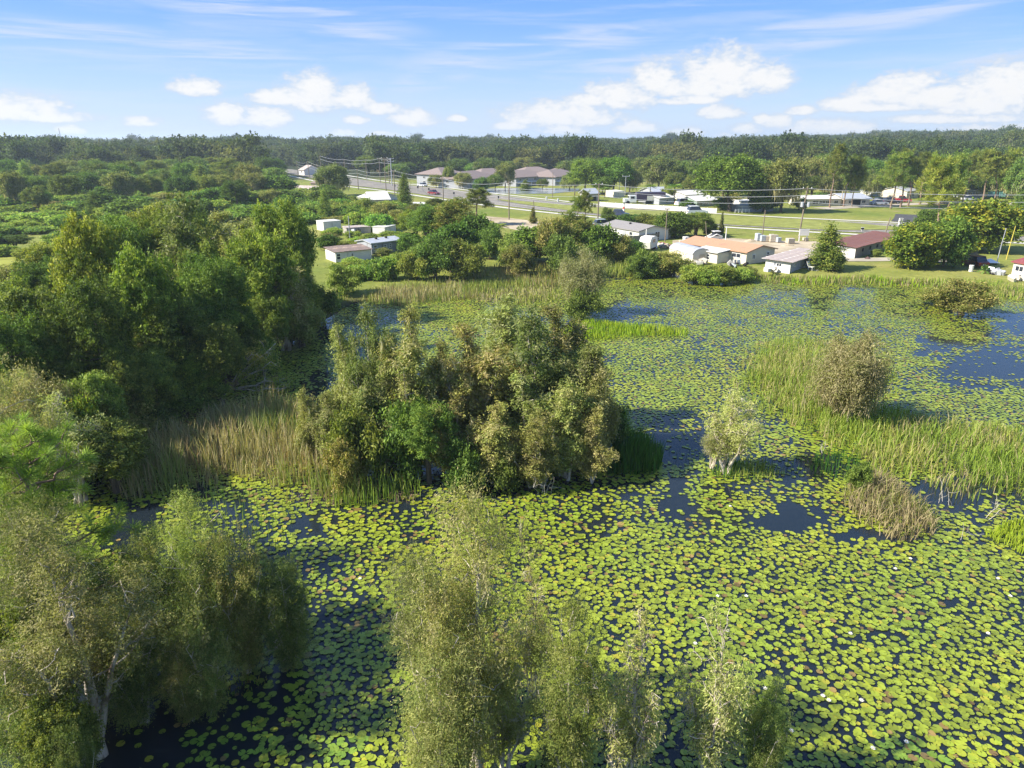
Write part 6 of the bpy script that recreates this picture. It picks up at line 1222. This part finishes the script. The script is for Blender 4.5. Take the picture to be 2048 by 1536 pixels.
def loader():
    P = G(1428, 488, ZG); e = thing('skid_loader', 'white skid loader with raised arm in the builders yard', 'loader', (P.x, P.y, .61), R(10))
    part('body', Geo().box(-1.0, -.6, .35, 1.1, .6, 1.2), WHITE, e); part('cab', Geo().box(-.3, -.5, 1.205, .7, .5, 1.95), GLASS, e); part('cab_roof', Geo().box(-.4, -.55, 1.955, .8, .55, 2.05), WHITE, e)
    part('lift_arm', Geo().tube([(1.0,-.72,1.2),(0,-.72,1.6),(-1.5,-.72,.9),(-1.9,-.72,.35)], .09, 6).tube([(1.0,.72,1.2),(0,.72,1.6),(-1.5,.72,.9),(-1.9,.72,.35)], .09, 6), TRIM, e); part('bucket', Geo().box(-2.6, -.8, .05, -1.9, .8, .12).box(-1.97, -.8, .125, -1.9, .8, .6), METAL, e)
    wm = Geo().cyl((0, -.12, 0), .38, .24, 12, axis=1).mesh('wheel', TYRE)
    for x in (-.6, .65):
        for y in (-.68, .68): link('wheel', wm, e, (x, y, .38))
    part('boom', Geo().tube([(-1.2,.3,.6),(-1.5,.3,2.3),(-1.7,.3,3.6)], [.08,.06,.05], 6), WOOD_, e)
loader()

# ---------------------------------------------------------------- yard goods and junk
def pallet(u, v, w, h, m, lab, group='stone pallets in the builders yard', rows=3):
    P = G(u, v, ZG); W_ = span(P, w, .5); e = thing('stone_pallet', lab, 'pallet', (P.x, P.y, .62), .05 * (u % 5), group); part('pallet_base', Geo().box(-W_/2, 0, 0, W_/2, 1.1, .1), WOOD_, e); H = span(P, h); k = H / rows
    for i in range(rows): part('stone_layer', Geo().box(-W_/2 + .02 * (i % 2), .03, .105 + i * k, W_/2 - .03 * (i % 2), 1.05, .1 + (i + .94) * k), m, e)
SB = mat('blue_grey_stone', (.38,.42,.44), .85, var=.15, scale=4); ST = mat('tan_stone', (.48,.42,.33), .85, var=.15, scale=4)
for u, v, w, h, m, lab in ((1518,484,8,14,SB,'tall blue grey stone pallet at the left end of the row'), (1527,485,9,11,SB,'second blue grey stone pallet in the row'), (1536,485,8,10,ST,'low tan stone pallet in the middle of the row'), (1545,486,9,14,ST,'taller tan stone pallet beside the low one'), (1552,486,7,13,ST,'tan stone pallet just right of the tallest one'), (1559,487,8,9,SB,'dark loose pallet at the right end of the row'), (1583,489,14,9,ST,'wide tan pallet of stone left of the sign'), (1614,484,7,5,ST,'small pallet under the right leg of the sign'), (1374,487,9,10,MATS['white_siding'],'white wrapped pallet left of the loader'), (1365,490,10,6,ST,'low pallet beside the white wrapped one'), (1640,500,9,8,ST,'pallet half behind the cedar')):
    pallet(u, v, w, h, m, lab)
def mound(u, v, w, h, m, lab, cat='heap', name='sand_heap', seed=0):
    P = G(u, v, ZG); W_ = span(P, w); H = span(P, h); rs = np.random.RandomState(seed); k, r_ = 14, 5; V = [(0, 0, H)]
    for j in range(1, r_ + 1):
        for i in range(k):
            a = i / k * 6.283; q = j / r_; V.append((math.cos(a) * q * W_/2 * rs.uniform(.9, 1.1), math.sin(a) * q * W_/3, H * (1 - q) ** 1.0 * rs.uniform(.8, 1.1) - (.1 if j == r_ else 0)))
    g = Geo(); g.add(V, [(0, 1 + i, 1 + (i + 1) % k) for i in range(k)]); F = [(1 + (j-1)*k + i, 1 + j*k + i, 1 + j*k + (i+1) % k, 1 + (j-1)*k + (i+1) % k) for j in range(1, r_) for i in range(k)]; g.f.append((4, np.array(F), None, 0))
    link(name, g.mesh(name, m), None, (P.x, P.y, .6), 0, lab, cat)
mound(1500, 484, 26, 5, M_DIRT, 'low heap of sand left of the stone pallets', seed=1); mound(1455, 486, 30, 4, M_DIRT, 'flat sand heap right of the loader', seed=2); mound(1575, 492, 30, 4, M_DIRT, 'flat dirt heap right of the stone row', seed=3); mound(274, 503, 30, 8, mat('dark_soil', (.10,.065,.05), .95, var=.3), 'dark soil heap in the left clearing', name='soil_heap', seed=4)
def junk(u, v, n, w, lab, cols, seed, name='junk_heap'):
    P = G(u, v, ZG); W_ = span(P, w); rs = np.random.RandomState(seed); e = thing(name, lab, 'junk heap', (P.x, P.y, .56))
    for i in range(n):
        s = rs.uniform(.15, .5, 3); x, y = rs.uniform(-W_/2, W_/2), rs.uniform(-.8, .8); g = Geo().box(-s[0], -s[1]*.7, 0, s[0], s[1]*.7, s[2]*1.4); o = part('junk_piece', g, cols[i % len(cols)], e, loc=(x, y, rs.uniform(-.05, .25)), rz=rs.uniform(0, 3)); o.rotation_euler = (rs.normal(0, .3), rs.normal(0, .3), rs.uniform(0, 3))
BLU = paint('blue_plastic', (.08,.16,.35)); RDJ = paint('faded_red', (.32,.06,.07))
junk(1318, 496, 16, 40, 'scrap heap with red and grey parts behind the arched shed', [METAL, RDJ, BRICKY, ST, RDJ, DARK_], 1); junk(1630, 536, 12, 34, 'blue and dark clutter on the porch of the shack', [BLU, DARK_, TRIM, BLU, METAL], 2); junk(1992, 549, 14, 26, 'grey clutter heap left of the pale pink house', [METAL, LG, TRIM, DARK_], 3); junk(1392, 528, 10, 50, 'rubble along the foot of the arched shed', [ST, BRICKY, CREAM], 4); junk(1475, 533, 8, 40, 'dark odds and ends under the long brown roofed house', [DARK_, BRICKY, SB], 5); junk(2030, 562, 6, 30, 'broken boards before the pale pink house', [CREAM, ST], 6); junk(1545, 545, 6, 30, 'flat boards lying left of the shack', [ST, CREAM], 7); junk(1375, 418, 12, 24, 'jumble of white and grey goods behind the white wall', [WHITE, METAL, LG, DARK_], 8); junk(715, 469, 5, 20, 'dark scrap before the low grey shed', [DARK_, METAL], 9)
mound(1735, 519, 14, 5, mat('burnt_brush', (.13,.08,.075), .95, var=.3), 'dark brush pile on the grass before the rusty roofed house', name='brush_pile', seed=5)
def camper():
    P = G(1296, 500, ZG); e = thing('camper', 'small rounded white camper half hidden by the bushes', 'camper', (P.x, P.y, .55), R(60)); prof = [(-1.7,.4),(1.7,.4),(1.9,1.1),(1.5,1.9),(.6,2.15),(-1.2,2.1),(-1.85,1.4)]; n = len(prof); V = [(x, s * .9, z) for s in (-1, 1) for x, z in prof]
    g = Geo(); g.add(V, [(i, (i+1) % n, n + (i+1) % n, n + i) for i in range(n)]); g.add(V[:n], [list(range(n))[::-1]]); g.add(V[n:], [list(range(n))]); part('body', g, WHITE, e); part('window', Geo().box(-.6, -.95, 1.2, .5, -.905, 1.7), GLASS, e)
    for y in (-.75, .75): part('wheel', Geo().cyl((0, y - .1, .3), .3, .2, 10, axis=1), TYRE, e)
camper()
def canopy():
    P = G(1979, 529, ZG); e = thing('canopy', 'white pyramid canopy tent left of the pale pink house', 'canopy', (P.x, P.y, .56)); s = span(P, 12); g = Geo(); h = span(P, 4); k = span(P, 7); g.add([(-s,-s,h),(s,-s,h),(s,s,h),(-s,s,h),(0,0,h+k)], [(0,1,4),(1,2,4),(2,3,4),(3,0,4)]); part('tent_roof', g, MATS['white_paint'], e)
    for x in (-1, 1):
        for y in (-1, 1): part('leg', Geo().box(x*s*.95 - .03, y*s*.95 - .03, 0, x*s*.95 + .03, y*s*.95 + .03, h), METAL, e)
canopy()
def bench():
    P = G(1880, 531, ZG); e = thing('garden_bench', 'grey garden bench in the shade under the dark leafy tree', 'bench', (P.x, P.y, .56)); W2 = .75
    for i in range(3): part('seat_slat', Geo().box(-W2, -.25 + i*.17, .42, W2, -.11 + i*.17, .46), GREYW, e); part('back_slat', Geo().box(-W2, .28, .55 + i*.17, W2, .32, .68 + i*.17), GREYW, e)
    for x in (-.7, .7): part('leg', Geo().box(x - .04, -.25, 0, x + .04, -.17, .42).box(x - .04, .24, 0, x + .04, .28, .95), GREYW, e)
bench()
def chair():
    P = G(1622, 541, ZG); e = thing('lounge_chair', 'white folding chair on the patio of the shack', 'chair', (P.x, P.y, .55), R(40)); part('seat', Geo().box(-.3,-.3,.4,.3,.3,.46), WHITE, e); b = part('backrest', Geo().box(-.3, 0, 0, .3, .05, .75), WHITE, e, loc=(0, .28, .44)); b.rotation_euler = (-.4, 0, 0)
    for x in (-.26, .26):
        for y in (-.26, .26): part('leg', Geo().box(x-.03, y-.03, 0, x+.03, y+.03, .4), METAL, e)
chair()
def bin_(u, v, m, lab, name='white_barrel'):
    P = G(u, v, ZG); e = thing(name, lab, 'barrel', (P.x, P.y, .56)); part('body', Geo().cyl((0,0,0), .26, .75, 10), m, e); part('lid', Geo().cyl((0,0,.755), .28, .08, 10), TRIM, e)
bin_(1941, 544, WHITE, 'white barrel alone on the lawn near the maroon car', 'barrel'); bin_(1093, 400, METAL, 'grey tank on the verge, left of the pair by the sidewalk', 'tank'); bin_(1116, 404, METAL, 'grey tank on the verge, right of the pair by the sidewalk', 'tank')
